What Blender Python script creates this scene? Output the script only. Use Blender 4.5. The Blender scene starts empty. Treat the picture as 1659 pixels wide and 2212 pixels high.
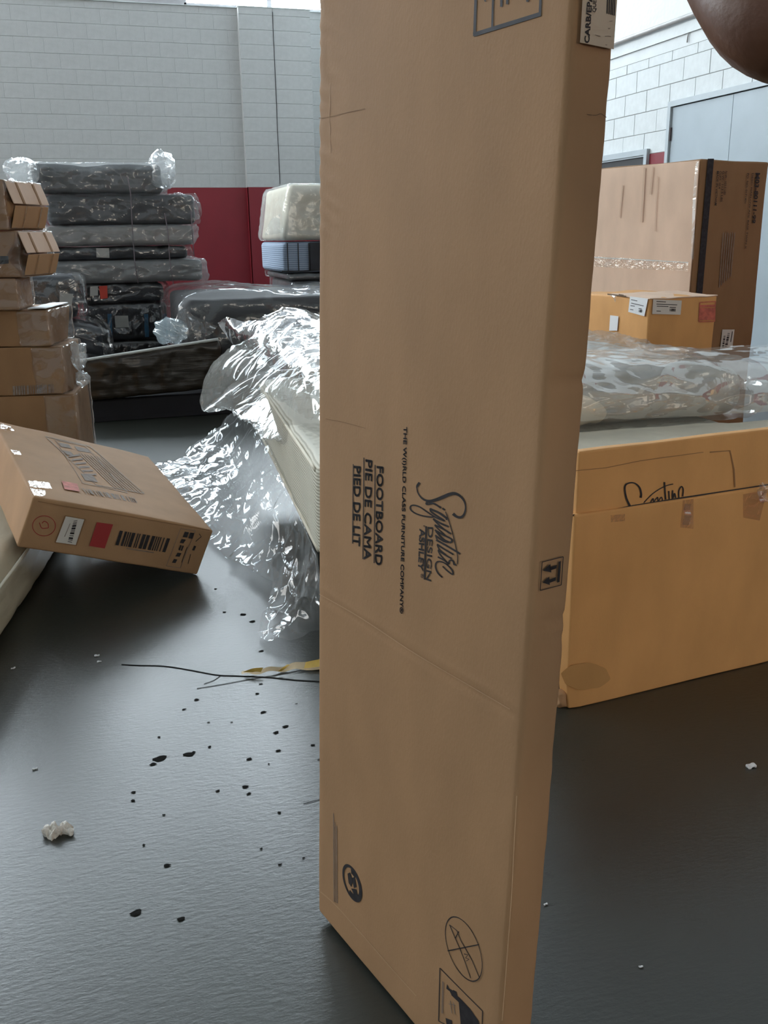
import bpy, math, random
import numpy as np
from mathutils import Vector, Matrix, noise
random.seed(7)
sc = bpy.context.scene
C = bpy.context.collection

# ------------------------------------------------------------------ camera
F, PITCH, ROLL, YAW, H = 2000.0, 16.65, -0.86, 16.83, 1.285      # focal length in pixels of the 1659x2212 frame
def _basis():
    p, r, a = np.radians([PITCH, ROLL, YAW])
    f = np.array([0, np.cos(p), -np.sin(p)]); u = np.array([0, np.sin(p), np.cos(p)]); x = np.array([1., 0, 0])
    x2 = np.cos(r)*x + np.sin(r)*u; u2 = -np.sin(r)*x + np.cos(r)*u
    Wm = np.array([[np.cos(a), np.sin(a), 0], [-np.sin(a), np.cos(a), 0], [0, 0, 1]])
    return [Wm @ v for v in (x2, u2, f)]
CX, CU, CF = _basis()
EYE = np.array([0, 0, H])
cam_d = bpy.data.cameras.new('camera'); cam = bpy.data.objects.new('camera', cam_d); C.objects.link(cam)
cam_d.sensor_fit = 'VERTICAL'; cam_d.sensor_height = 36; cam_d.lens = F/2212*36; cam_d.clip_start = 0.05; cam_d.clip_end = 200
cam.matrix_world = Matrix(((CX[0], CU[0], -CF[0], 0), (CX[1], CU[1], -CF[1], 0), (CX[2], CU[2], -CF[2], H), (0, 0, 0, 1)))
sc.camera = cam
# a photo pixel is a direction; the distance comes from the floor, wall or thing it touches
def ray(x, y): return CX*(x-829)/F - CU*(y-1106)/F + CF
def atX(x, y, v): d = ray(x, y); return EYE + d*(v/d[0])
def atY(x, y, v): d = ray(x, y); return EYE + d*(v/d[1])
def atZ(x, y, v=0.0): d = ray(x, y); return EYE + d*((v-H)/d[2])
def onplane(x, y, o, n): d = ray(x, y); return EYE + d*(np.dot(np.asarray(o)-EYE, n)/np.dot(d, n))

# ------------------------------------------------------------------ world, light levels, exposure
wd = bpy.data.worlds.new('daylight'); sc.world = wd; wd.use_nodes = True
wd.node_tree.nodes['Background'].inputs[0].default_value = (0.75, 0.87, 1.0, 1); wd.node_tree.nodes['Background'].inputs[1].default_value = 1.0
sc.view_settings.view_transform = 'Standard'; sc.view_settings.look = 'None'; sc.view_settings.gamma = 1; sc.view_settings.exposure = -0.82
sc.view_settings.use_curve_mapping = False
cy = sc.cycles; cy.adaptive_threshold = 0.025; cy.max_bounces = 4; cy.diffuse_bounces = 4; cy.glossy_bounces = 2; cy.transmission_bounces = 3; cy.transparent_max_bounces = 8; cy.caustics_reflective = False; cy.caustics_refractive = False
WIN_FAR, WIN_LEFT, FILL_NEAR = 34.0, 9.5, 5.5          # brightness of the daylit panes; the near ones are added fill
PANE_COL = (0.82, 0.93, 1.0)

# ------------------------------------------------------------------ materials
def mat(name): 
    m = bpy.data.materials.new(name); m.use_nodes = True
    return m, m.node_tree.nodes, m.node_tree.links, m.node_tree.nodes['Principled BSDF']
def pmat(name, col, rough=0.6, var=0.12, scale=6.0, bump=0.0, bscale=60.0, spec=0.5, metal=0.0, detail=6.0, stretch=(1, 1, 1)):
    m, N, L, b = mat(name)
    tc = N.new('ShaderNodeTexCoord'); mp = N.new('ShaderNodeMapping'); mp.inputs['Scale'].default_value = stretch
    L.new(tc.outputs['Object'], mp.inputs[0])
    nz = N.new('ShaderNodeTexNoise'); nz.inputs['Scale'].default_value = scale; nz.inputs['Detail'].default_value = detail
    L.new(mp.outputs[0], nz.inputs['Vector'])
    rp = N.new('ShaderNodeValToRGB'); L.new(nz.outputs['Fac'], rp.inputs[0])
    rp.color_ramp.elements[0].position = 0.3; rp.color_ramp.elements[1].position = 0.7
    rp.color_ramp.elements[0].color = tuple(c*(1-var) for c in col)+(1,); rp.color_ramp.elements[1].color = tuple(min(1, c*(1+var)) for c in col)+(1,)
    L.new(rp.outputs[0], b.inputs['Base Color'])
    b.inputs['Roughness'].default_value = rough; b.inputs['Metallic'].default_value = metal
    b.inputs['Specular IOR Level'].default_value = spec
    if bump:
        n2 = N.new('ShaderNodeTexNoise'); n2.inputs['Scale'].default_value = bscale; n2.inputs['Detail'].default_value = 4
        L.new(mp.outputs[0], n2.inputs['Vector'])
        bp = N.new('ShaderNodeBump'); bp.inputs['Strength'].default_value = bump; bp.inputs['Distance'].default_value = 0.01
        L.new(n2.outputs['Fac'], bp.inputs['Height']); L.new(bp.outputs[0], b.inputs['Normal'])
    return m
def card(name, col): return pmat(name, col, rough=0.72, var=0.07, scale=9, bump=0.05, bscale=260, spec=0.25, stretch=(1, 1, 0.45))
def emis(name, col, s):
    m, N, L, b = mat(name); b.inputs['Base Color'].default_value = (.8, .85, .9, 1)
    b.inputs['Emission Color'].default_value = col+(1,); b.inputs['Emission Strength'].default_value = s; return m
def film(name, tint=(1, 1, 1), gloss=0.05, haze=0.07, rough=0.09, bscale=7.0, bump=0.22, hazecol=(.85, .9, .92)):
    m, N, L, b = mat(name); N.remove(b); out = N['Material Output']
    tc = N.new('ShaderNodeTexCoord'); nz = N.new('ShaderNodeTexNoise'); nz.inputs['Scale'].default_value = bscale; nz.inputs['Detail'].default_value = 3
    nz.inputs['Distortion'].default_value = 1.2; L.new(tc.outputs['Object'], nz.inputs['Vector'])
    vo = N.new('ShaderNodeTexVoronoi'); vo.feature = 'DISTANCE_TO_EDGE'; vo.inputs['Scale'].default_value = bscale*0.45
    mixv = N.new('ShaderNodeMix'); mixv.data_type = 'RGBA'; mixv.inputs[0].default_value = 0.12
    L.new(tc.outputs['Object'], mixv.inputs[6]); L.new(nz.outputs['Color'], mixv.inputs[7]); L.new(mixv.outputs[2], vo.inputs['Vector'])
    pw = N.new('ShaderNodeMath'); pw.operation = 'MINIMUM'; pw.inputs[1].default_value = 0.16; L.new(vo.outputs['Distance'], pw.inputs[0])
    ad = N.new('ShaderNodeMath'); ad.operation = 'MULTIPLY_ADD'; ad.inputs[1].default_value = -2.5; L.new(pw.outputs[0], ad.inputs[0]); L.new(nz.outputs['Fac'], ad.inputs[2])
    bp = N.new('ShaderNodeBump'); bp.inputs['Strength'].default_value = bump; bp.inputs['Distance'].default_value = 0.02; L.new(ad.outputs[0], bp.inputs['Height'])
    tr = N.new('ShaderNodeBsdfTransparent'); tr.inputs[0].default_value = tint+(1,)
    df = N.new('ShaderNodeBsdfDiffuse'); df.inputs[0].default_value = hazecol+(1,)
    tl = N.new('ShaderNodeBsdfTranslucent'); tl.inputs[0].default_value = hazecol+(1,)
    mx0 = N.new('ShaderNodeMixShader'); mx0.inputs[0].default_value = 0.5; L.new(df.outputs[0], mx0.inputs[1]); L.new(tl.outputs[0], mx0.inputs[2])
    gl = N.new('ShaderNodeBsdfGlossy'); gl.inputs['Roughness'].default_value = rough; gl.inputs[0].default_value = (1, 1, 1, 1)
    L.new(bp.outputs[0], gl.inputs['Normal'])
    m1 = N.new('ShaderNodeMixShader'); m1.inputs[0].default_value = haze; L.new(tr.outputs[0], m1.inputs[1]); L.new(mx0.outputs[0], m1.inputs[2])
    lw = N.new('ShaderNodeLayerWeight'); lw.inputs['Blend'].default_value = 0.35; L.new(bp.outputs[0], lw.inputs['Normal'])
    ma = N.new('ShaderNodeMath'); ma.operation = 'MULTIPLY_ADD'; ma.inputs[1].default_value = 0.30; ma.inputs[2].default_value = gloss; ma.use_clamp = True
    L.new(lw.outputs['Fresnel'], ma.inputs[0])
    m2 = N.new('ShaderNodeMixShader'); L.new(ma.outputs[0], m2.inputs[0]); L.new(m1.outputs[0], m2.inputs[1]); L.new(gl.outputs[0], m2.inputs[2])
    L.new(m2.outputs[0], out.inputs[0]); return m
def stripes(name, c1, c2, freq, axis='Z', rough=0.7, bump=0.35, width=0.5):
    m, N, L, b = mat(name); tc = N.new('ShaderNodeTexCoord'); wv = N.new('ShaderNodeTexWave'); wv.bands_direction = axis
    wv.inputs['Scale'].default_value = freq; wv.inputs['Distortion'].default_value = 0.6; wv.inputs['Detail'].default_value = 1; L.new(tc.outputs['Object'], wv.inputs['Vector'])
    rp = N.new('ShaderNodeValToRGB'); rp.color_ramp.elements[0].position = width-.15; rp.color_ramp.elements[1].position = width+.15
    rp.color_ramp.elements[0].color = c2+(1,); rp.color_ramp.elements[1].color = c1+(1,); L.new(wv.outputs['Fac'], rp.inputs[0])
    L.new(rp.outputs[0], b.inputs['Base Color']); b.inputs['Roughness'].default_value = rough; b.inputs['Specular IOR Level'].default_value = .2
    bp = N.new('ShaderNodeBump'); bp.inputs['Strength'].default_value = bump; bp.inputs['Distance'].default_value = .004; L.new(wv.outputs['Fac'], bp.inputs['Height']); L.new(bp.outputs[0], b.inputs['Normal'])
    return m
M = {}
M['kraft'] = card('kraft', (0.42, 0.245, 0.128)); M['kraft_tan'] = card('kraft_tan', (0.64, 0.335, 0.125))
M['kraft_pale'] = card('kraft_pale', (0.68, 0.49, 0.365)); M['kraft_brown'] = card('kraft_brown', (0.28, 0.155, 0.075))
M['kraft_tape'] = card('kraft_tape', (0.50, 0.27, 0.10)); M['paper_tan'] = pmat('paper_tan', (0.60, 0.49, 0.37), rough=.6, var=.06)
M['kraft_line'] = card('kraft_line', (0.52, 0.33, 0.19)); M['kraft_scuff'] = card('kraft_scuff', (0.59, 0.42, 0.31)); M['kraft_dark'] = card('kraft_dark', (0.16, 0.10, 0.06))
M['ink'] = pmat('ink', (0.035, 0.032, 0.035), rough=.7, var=.3, scale=60, spec=.2); M['ink_grey'] = pmat('ink_grey', (0.10, 0.10, 0.11), rough=.7, var=.2, scale=40, spec=.2)
M['ink_faded'] = pmat('ink_faded', (0.235, 0.185, 0.155), rough=.7, var=.2, scale=50, spec=.2)
M['ink_faint'] = pmat('ink_faint', (0.30, 0.24, 0.19), rough=.7, var=.2, scale=50, spec=.2)
M['red_print'] = pmat('red_print', (0.36, 0.035, 0.035), rough=.6); M['red_faded'] = pmat('red_faded', (0.50, 0.13, 0.09), rough=.7, var=.3, scale=40)
M['paper'] = pmat('paper', (0.66, 0.62, 0.56), rough=.6, var=.06); M['paper_white'] = pmat('paper_white', (0.72, 0.73, 0.74), rough=.55, var=.05)
M['tape'] = film('tape', (1, .95, .88), gloss=.03, haze=.10, rough=.14, bscale=30, bump=.15, hazecol=(.7, .5, .3))
M['block'] = pmat('block', (0.60, 0.635, 0.64), rough=.62, var=.05, scale=14, bump=.25, bscale=90); M['block_far_shaded'] = pmat('block_far_shaded', (0.46, 0.47, 0.465), rough=.62, var=.05, scale=14, bump=.25, bscale=90); M['joint'] = pmat('joint', (0.30, 0.305, 0.305), rough=.8, var=.1)  # far wall blocks share the same paint, darkened for the backlit side
M['plaster'] = pmat('plaster', (0.62, 0.65, 0.655), rough=.6, var=.05, scale=4, bump=.3, bscale=25)
M['red_paint'] = pmat('red_paint', (0.21, 0.012, 0.022), rough=.5, var=.05, scale=3)
M['ceil'] = pmat('ceil', (0.35, 0.36, 0.37), rough=.8); M['door'] = pmat('door', (0.36, 0.42, 0.46), rough=.45, var=.05, scale=3); M['frame'] = pmat('frame', (0.42, 0.47, 0.50), rough=.45, var=.04)
M['dark'] = pmat('dark', (0.02, 0.02, 0.022), rough=.6); M['hinge'] = pmat('hinge', (0.09, 0.07, 0.07), rough=.4, metal=.6); M['pipe'] = pmat('pipe', (0.36, 0.35, 0.34), rough=.5)
M['winframe'] = pmat('winframe', (0.45, 0.44, 0.46), rough=.6)
M['pane_far'] = emis('pane_far', PANE_COL, WIN_FAR); M['pane_left'] = emis('pane_left', (1, .96, .90), WIN_LEFT); M['pane_near_fill'] = emis('pane_near_fill', (1, .86, .68), FILL_NEAR)
M['film'] = film('film', gloss=.04, haze=.05, bump=.3); M['film_soft'] = film('film_soft', gloss=.05, haze=.18, rough=.16, bump=.3); M['film_floor'] = film('film_floor', gloss=.05, haze=.11, rough=.09, bscale=6, bump=.22)
M['film_light'] = film('film_light', gloss=.05, haze=.03, rough=.10, bscale=6, bump=.45); M['film_blue'] = film('film_blue', gloss=.1, haze=.35, rough=.14, bscale=8, bump=.3, hazecol=(.6, .75, .82))
M['film_dark'] = film('film_dark', gloss=.08, haze=.03, rough=.10, bscale=5, bump=.55); M['film_bag'] = film('film_bag', gloss=.035, haze=.15, rough=.10, bscale=5, bump=.5, hazecol=(.86, .85, .79))
M['cream'] = stripes('cream', (0.66, 0.64, 0.55), (0.42, 0.40, 0.32), 28, 'Z', width=.35); M['cream_top'] = pmat('cream_top', (0.74, 0.69, 0.56), rough=.75, var=.1, scale=5, bump=.3, bscale=18)
M['cream_wrap'] = pmat('cream_wrap', (0.50, 0.43, 0.31), rough=.34, var=.12, scale=3, bump=.5, bscale=9, stretch=(1, .3, 2))
M['navy'] = pmat('navy', (0.022, 0.026, 0.036), rough=.55, var=.35, scale=5, bump=.35, bscale=20); M['charcoal'] = pmat('charcoal', (0.028, 0.031, 0.038), rough=.45, var=.25, scale=6, bump=.4, bscale=16)
M['slate'] = pmat('slate', (0.13, 0.135, 0.14), rough=.5, var=.25, scale=6, bump=.4, bscale=16); M['fog'] = pmat('fog', (0.21, 0.20, 0.19), rough=.42, var=.22, scale=5, bump=.4, bscale=14)
M['fog_light'] = pmat('fog_light', (0.34, 0.335, 0.31), rough=.5, var=.25, scale=5, bump=.6, bscale=9)
M['brown_film'] = pmat('brown_film', (0.030, 0.023, 0.016), rough=.2, var=.4, scale=3, bump=1.0, bscale=5, stretch=(.35, 1, 3))
M['black'] = pmat('black', (0.010, 0.010, 0.014), rough=.7); M['blue_strap'] = pmat('blue_strap', (0.02, 0.10, 0.19), rough=.5); M['white_tag'] = pmat('white_tag', (0.42, 0.42, 0.40), rough=.6)
M['red_tag'] = pmat('red_tag', (0.62, 0.06, 0.035), rough=.5); M['blue_quilt'] = stripes('blue_quilt', (0.40, 0.48, 0.60), (0.22, 0.28, 0.38), 14, 'Z', width=.25); M['twine'] = pmat('twine', (.16, .13, .15), rough=.6)
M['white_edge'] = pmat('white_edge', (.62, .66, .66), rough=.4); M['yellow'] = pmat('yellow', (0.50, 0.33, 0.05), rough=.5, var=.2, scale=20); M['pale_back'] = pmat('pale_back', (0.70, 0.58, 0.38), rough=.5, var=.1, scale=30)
M['skin'] = pmat('skin', (0.13, 0.052, 0.026), rough=.5, var=.12, scale=5, bump=.08, bscale=120); M['shirt'] = pmat('shirt', (.05, .055, .07), rough=.8); M['jeans'] = pmat('jeans', (.04, .055, .10), rough=.8); M['shoe'] = pmat('shoe', (.03, .03, .03), rough=.5); M['hair'] = pmat('hair', (.012, .01, .009), rough=.6); M['eye'] = pmat('eye', (.7, .68, .65), rough=.3)
M['stain'] = pmat('stain', (0.012, 0.012, 0.011), rough=.95, spec=.05); M['crack'] = pmat('crack', (0.012, 0.012, 0.012), rough=.95, spec=.05)
def floor_mat():
    m, N, L, b = mat('floor_paint'); tc = N.new('ShaderNodeTexCoord')
    n1 = N.new('ShaderNodeTexNoise'); n1.inputs['Scale'].default_value = 1.1; n1.inputs['Detail'].default_value = 8; L.new(tc.outputs['Object'], n1.inputs['Vector'])
    rp = N.new('ShaderNodeValToRGB'); L.new(n1.outputs['Fac'], rp.inputs[0]); e = rp.color_ramp.elements
    e[0].position = .32; e[0].color = (0.022, 0.022, 0.018, 1); e[1].position = .68; e[1].color = (0.034, 0.041, 0.034, 1)
    n2 = N.new('ShaderNodeTexNoise'); n2.inputs['Scale'].default_value = 16; n2.inputs['Detail'].default_value = 6; n2.inputs['Roughness'].default_value = .7; L.new(tc.outputs['Object'], n2.inputs['Vector'])
    sp = N.new('ShaderNodeValToRGB'); L.new(n2.outputs['Fac'], sp.inputs[0]); sp.color_ramp.elements[0].position = .27; sp.color_ramp.elements[1].position = .34
    sp.color_ramp.elements[0].color = (.3, .3, .3, 1); sp.color_ramp.elements[1].color = (1, 1, 1, 1)
    mx = N.new('ShaderNodeMix'); mx.data_type = 'RGBA'; mx.blend_type = 'MULTIPLY'; mx.inputs[0].default_value = 1; L.new(rp.outputs[0], mx.inputs[6]); L.new(sp.outputs[0], mx.inputs[7]); L.new(mx.outputs[2], b.inputs['Base Color'])
    mp = N.new('ShaderNodeMapping'); mp.inputs['Scale'].default_value = (40, 95, 1); mp.inputs['Rotation'].default_value = (0, 0, .25); L.new(tc.outputs['Object'], mp.inputs[0])
    n3 = N.new('ShaderNodeTexNoise'); n3.inputs['Scale'].default_value = 1.0; n3.inputs['Detail'].default_value = 7; n3.inputs['Roughness'].default_value = .65; L.new(mp.outputs[0], n3.inputs['Vector'])
    rr = N.new('ShaderNodeMapRange'); rr.inputs[1].default_value = .3; rr.inputs[2].default_value = .7; rr.inputs[3].default_value = .38; rr.inputs[4].default_value = .50; L.new(n1.outputs['Fac'], rr.inputs[0]); L.new(rr.outputs[0], b.inputs['Roughness'])
    bp = N.new('ShaderNodeBump'); bp.inputs['Strength'].default_value = .23; bp.inputs['Distance'].default_value = .004; L.new(n3.outputs['Fac'], bp.inputs['Height']); L.new(bp.outputs[0], b.inputs['Normal'])
    b.inputs['Specular IOR Level'].default_value = .30; b.inputs['Coat Weight'].default_value = .65; b.inputs['Coat Roughness'].default_value = .24; L.new(bp.outputs[0], b.inputs['Coat Normal'])
    return m
M['floor'] = floor_mat()

# ------------------------------------------------------------------ object helpers
def mesh(name, verts, faces, m, smooth=False):
    me = bpy.data.meshes.new(name); me.from_pydata([tuple(map(float, v)) for v in verts], [], [tuple(f) for f in faces])
    if m is not None: me.materials.append(M[m] if isinstance(m, str) else m)
    if smooth: me.polygons.foreach_set('use_smooth', [True]*len(me.polygons))
    me.update(); return me
def wloc(o):
    v = Vector((0, 0, 0))
    while o is not None: v += o.location; o = o.parent
    return v
def part(name, verts, faces, m, parent=None, smooth=False, base=None):
    """verts in world coordinates; the object's origin sits at its parent's base (or at `base`)"""
    off = np.array(wloc(parent)) if parent is not None else np.array(base if base is not None else (0, 0, 0), float)
    o = bpy.data.objects.new(name, mesh(name, [np.asarray(v)-off for v in verts], faces, m, smooth)); C.objects.link(o)
    if parent is not None: o.parent = parent
    else: o.location = off
    return o
def tag(o, label, cat, group=None):
    o['label'] = label; o['category'] = cat
    if group: o['group'] = group
    return o
def thing(name, loc, label, cat, group=None):
    o = bpy.data.objects.new(name, None); C.objects.link(o); o.location = loc; o.empty_display_size = .1
    return tag(o, label, cat, group)
def struct(name, verts, faces, m, parent=None, smooth=False):
    o = part(name, verts, faces, m, parent, smooth)
    if parent is None: o['kind'] = 'structure'
    return o
def box(x0, x1, y0, y1, z0, z1):
    v = [(x, y, z) for z in (z0, z1) for y in (y0, y1) for x in (x0, x1)]
    return v, [(0, 2, 3, 1), (4, 5, 7, 6), (0, 1, 5, 4), (2, 6, 7, 3), (0, 4, 6, 2), (1, 3, 7, 5)]
def join(*ms):
    V, Fc = [], []
    for v, f in ms:
        k = len(V); V += list(v); Fc += [tuple(i+k for i in q) for q in f]
    return V, Fc
def axis_pts(s, r, n):
    if r <= 0: return [s*i/n for i in range(n+1)]
    a = [0, r*.35, r*.72, r]; return a + [r+(s-2*r)*i/n for i in range(1, n)] + [s-r, s-r*.72, s-r*.35, s]
def rbox(sx, sy, sz, r, n=(8, 8, 4), fn=None):
    """box 0..s with rounded edges of radius r; fn(p, nrm, s) may move each vertex"""
    r = min(r, sx*.49, sy*.49, sz*.49); S = (sx, sy, sz); A = [axis_pts(S[i], r, n[i]) for i in range(3)]; K = [len(a)-1 for a in A]
    idx, V, Fc = {}, [], []
    def vid(i, j, k):
        if (i, j, k) not in idx:
            p = np.array([A[0][i], A[1][j], A[2][k]]); q = np.array([min(max(p[t], r), S[t]-r) for t in range(3)]); d = p-q; l = np.linalg.norm(d); nr = d/l if l > 1e-9 else np.array([0, 0, 1.])
            p = q+nr*r if l > 1e-9 else p
            if fn is not None: p = fn(p.copy(), nr, S)
            idx[(i, j, k)] = len(V); V.append(p)
        return idx[(i, j, k)]
    for a in range(3):
        b, c = (a+1) % 3, (a+2) % 3
        for side in (0, K[a]):
            for j in range(K[b]):
                for k in range(K[c]):
                    q = []
                    for dj, dk in ((0, 0), (1, 0), (1, 1), (0, 1)):
                        t = [0, 0, 0]; t[a] = side; t[b] = j+dj; t[c] = k+dk; q.append(vid(*t))
                    Fc.append(q if side else q[::-1])
    return V, Fc
def xf(vf, o, yaw=0.0, tilt=None):
    v, f = vf; c, s = math.cos(yaw), math.sin(yaw); out = []
    for p in v: out.append(np.array([o[0]+c*p[0]-s*p[1], o[1]+s*p[0]+c*p[1], o[2]+p[2]]))
    return out, f
def frame_xf(vf, o, ax, ay, az):
    v, f = vf; o = np.asarray(o); return [o+ax*p[0]+ay*p[1]+az*p[2] for p in v], f
def nz(p, f, s=0.0): return noise.noise(Vector((p[0]*f+s, p[1]*f+s*1.7, p[2]*f-s)))
def ridge(p, f, s=0.0, sharp=3.0):
    q = Vector((p[0]*f+s, p[1]*f+s*.6, p[2]*f+s*1.3)); q += 0.35*Vector((noise.noise(q*1.3), noise.noise(q*1.3+Vector((9, 0, 0))), 0))
    d = noise.voronoi(q)[0]; return max(0.0, 1-(d[1]-d[0])*sharp)
def tube(pts, r, n=8, caps=True):
    V, Fc = [], []; P = [np.asarray(p, float) for p in pts]
    for i, p in enumerate(P):
        t = P[min(i+1, len(P)-1)]-P[max(i-1, 0)]; t /= np.linalg.norm(t)+1e-9
        u = np.cross(t, (0, 0, 1) if abs(t[2]) < .9 else (1, 0, 0)); u /= np.linalg.norm(u); w = np.cross(t, u); rr = r[i] if hasattr(r, '__len__') else r
        for k in range(n): a = 2*math.pi*k/n; V.append(p+rr*(math.cos(a)*u+math.sin(a)*w))
    for i in range(len(P)-1):
        for k in range(n): Fc.append((i*n+k, i*n+(k+1) % n, (i+1)*n+(k+1) % n, (i+1)*n+k))
    if caps: Fc += [tuple(range(n))[::-1], tuple((len(P)-1)*n+k for k in range(n))]
    return V, Fc
class Face:                                     # a flat side of a thing that carries print
    def __init__(s, o, n, eps=.0012): s.o = np.asarray(o, float); s.n = np.asarray(n, float)/np.linalg.norm(n); s.e = eps
    def px(s, x, y): return onplane(x, y, s.o, s.n)+s.n*s.e
_tc = {}
def textgeo(t, bold=0.0):
    if (t, bold) in _tc: return _tc[(t, bold)]
    cu = bpy.data.curves.new('lettering', 'FONT'); cu.body = t; cu.offset = bold; cu.resolution_u = 3; cu.fill_mode = 'FRONT'
    ob = bpy.data.objects.new('lettering', cu); C.objects.link(ob); dg = bpy.context.evaluated_depsgraph_get(); ev = ob.evaluated_get(dg); me = ev.to_mesh()
    V = np.array([v.co[:2] for v in me.vertices]); Fc = [tuple(p.vertices) for p in me.polygons]; ev.to_mesh_clear(); bpy.data.objects.remove(ob); bpy.data.curves.remove(cu)
    lo, hi = V.min(0), V.max(0); V = (V-lo)/(hi-lo); _tc[(t, bold)] = (V, Fc); return V, Fc
def text(face, parent, t, q, m='ink', bold=.012, name='lettering', fat=0.0):
    """q: photo pixels of the text's start-baseline, end-baseline, end-top, start-top"""
    V, Fc = textgeo(t, bold); a, b, c, d = [face.px(*p) for p in q]
    g = lambda u, v: (1-u)*(1-v)*a+u*(1-v)*b+u*v*c+(1-u)*v*d
    fu = fat*np.linalg.norm(d-a)/np.linalg.norm(b-a)                       # a fatter weight: the glyphs struck again slightly shifted
    v_, f_ = join(*[([g(u+du*fu, v+dv*fat) for u, v in V], Fc) for du, dv in (((-1, 0), (1, 0), (0, 1), (0, -1)) if fat else ((0, 0),))])
    return part(name, v_, f_, m, parent)
def poly(face, parent, pts, m, name='print'):
    return part(name, [face.px(*p) for p in pts], [tuple(range(len(pts)))], m, parent)
def stroke_geo(P, w):
    P = [np.asarray(p, float) for p in P]; V, Fc = [], []
    return P, w
def stroke(face, pts, w):
    """ribbon along a pixel polyline, w in pixels (number or list) -> (verts, faces)"""
    P = np.array(pts, float)
    if len(P) == 2: P = P[0]+(P[1]-P[0])*np.linspace(0, 1, 9)[:, None]
    n = len(P); V, Fc = [], []
    for i in range(n):
        t = P[min(i+1, n-1)]-P[max(i-1, 0)]; t = t/(np.linalg.norm(t)+1e-9); nn = np.array([-t[1], t[0]]); ww = (w[i] if hasattr(w, '__len__') else w)/2
        V += [face.px(*(P[i]+nn*ww)), face.px(*(P[i]-nn*ww))]
    for i in range(n-1): Fc.append((2*i, 2*i+1, 2*i+3, 2*i+2))
    return V, Fc
def smooth_line(pts, k=5):
    P = np.array(pts, float); out = []
    for i in range(len(P)-1):
        p0, p1, p2, p3 = P[max(i-1, 0)], P[i], P[i+1], P[min(i+2, len(P)-1)]
        for j in range(k):
            t = j/k; out.append(.5*((2*p1)+(-p0+p2)*t+(2*p0-5*p1+4*p2-p3)*t*t+(-p0+3*p1-3*p2+p3)*t**3))
    out.append(P[-1]); return np.array(out)
def outline(face, pts, w): return join(*[stroke(face, [pts[i], pts[(i+1) % len(pts)]], w) for i in range(len(pts))])
def barcode(face, parent, q, n, m='ink', name='barcode', seed=1):
    rnd = random.Random(seed); a, b, c, d = [np.array(p, float) for p in q]; ms = []; u = 0.0
    while u < 1:
        w = rnd.choice((1, 1, 2, 3))/(2.2*n); u2 = min(1, u+w)
        ms.append(([face.px(*(a+(b-a)*u)), face.px(*(a+(b-a)*u2)), face.px(*(d+(c-d)*u2)), face.px(*(d+(c-d)*u))], [(0, 1, 2, 3)])); u = u2+rnd.choice((1, 1, 2))/(2.2*n)
    v, f = join(*ms); return part(name, v, f, m, parent)
def drape(rows, nu, nv, fn=None):
    R = [smooth_line(r, nu) for r in rows]; cols = [smooth_line([r[i] for r in R], nv) for i in range(len(R[0]))]
    a, b = len(cols), len(cols[0]); V = []
    for j in range(b):
        for i in range(a):
            p = cols[i][j].copy()
            if fn is not None: p = fn(p, i/(a-1), j/(b-1))
            V.append(p)
    return V, [(j*a+i, j*a+i+1, (j+1)*a+i+1, (j+1)*a+i) for j in range(b-1) for i in range(a-1)]

# ------------------------------------------------------------------ the building
WA, WB, WL, WN, CEIL = 15.40, 5.52, -10.0, -5.0, 8.2
RED = 2.032; CH = 0.2032; BL = 0.4064; SILL = 4.57; WTOP = 7.5
struct('floor', *box(WL, WB+.2, WN, WA+.2, -.15, 0), 'floor')
struct('ceiling', *box(WL, WB+.2, WN, WA+.2, CEIL, CEIL+.2), 'ceil')
wall_far = struct('wall_far', *join(box(WL, WB, WA+.006, WA+.25, 0, SILL), box(WL, WB, WA, WA+.25, WTOP, CEIL)), 'joint')
part('red_band', *box(WL, WB, WA+.001, WA+.02, 0, RED), 'red_paint', wall_far)
part('smooth_face', *join(box(WL, -1.75, WA, WA+.02, RED, SILL), box(4.05, WB, WA, WA+.02, RED, SILL)), 'block_far_shaded', wall_far)
def block_mesh(l, h, ax, jv=.0002, jh=.0016, t=.03):       # a painted concrete block, front face at 0, bevelled rim
    e = .0016
    if ax == 'y':
        f = lambda u, d, z: (u, d, z)
    else:
        f = lambda u, d, z: (d, u, z)
    o = [(jv, jh), (l-jv, jh), (l-jv, h-jh), (jv, h-jh)]; i = [(jv+e, jh+e), (l-jv-e, jh+e), (l-jv-e, h-jh-e), (jv+e, h-jh-e)]
    V = [f(u, t, z) for u, z in o]+[f(u, .002, z) for u, z in o]+[f(u, 0, z) for u, z in i]
    Fc = [(k, (k+1) % 4, 4+(k+1) % 4, 4+k) for k in range(4)]+[(4+k, 4+(k+1) % 4, 8+(k+1) % 4, 8+k) for k in range(4)]+[(8, 9, 10, 11)]
    return mesh('block', V, Fc, 'block_far_shaded' if ax == 'y' else 'block')
def put(name, me, loc, parent):
    o = bpy.data.objects.new(name, me); C.objects.link(o); o.location = loc; o.parent = parent; return o
PX0, PX1, PD = 2.47, 3.56, .13                   # pilaster
bm_full, bm_half = block_mesh(BL, CH, 'y'), block_mesh(BL/2, CH, 'y')
rnd = random.Random(3)
for k in range(13):
    z = RED+k*CH
    hh = min(CH, SILL-z)
    if hh < .05: continue
    mfull = bm_full if hh > CH-.01 else block_mesh(BL, hh, 'y'); mhalf = bm_half if hh > CH-.01 else block_mesh(BL/2, hh, 'y')
    x = -1.75+(BL/2 if k % 2 else 0)
    if k % 2: put('block', mhalf, (-1.75, WA, z), wall_far)
    while x < 4.05:
        if not (x > PX0-.02 and x+BL < PX1+.02): put('block', mfull, (x, WA+rnd.uniform(0, .0022), z), wall_far)
        x += BL
pil = struct('trim_1', *box(PX0+.004, PX1-.004, WA-PD+.006, WA+.01, 0, SILL), 'joint')
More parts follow.
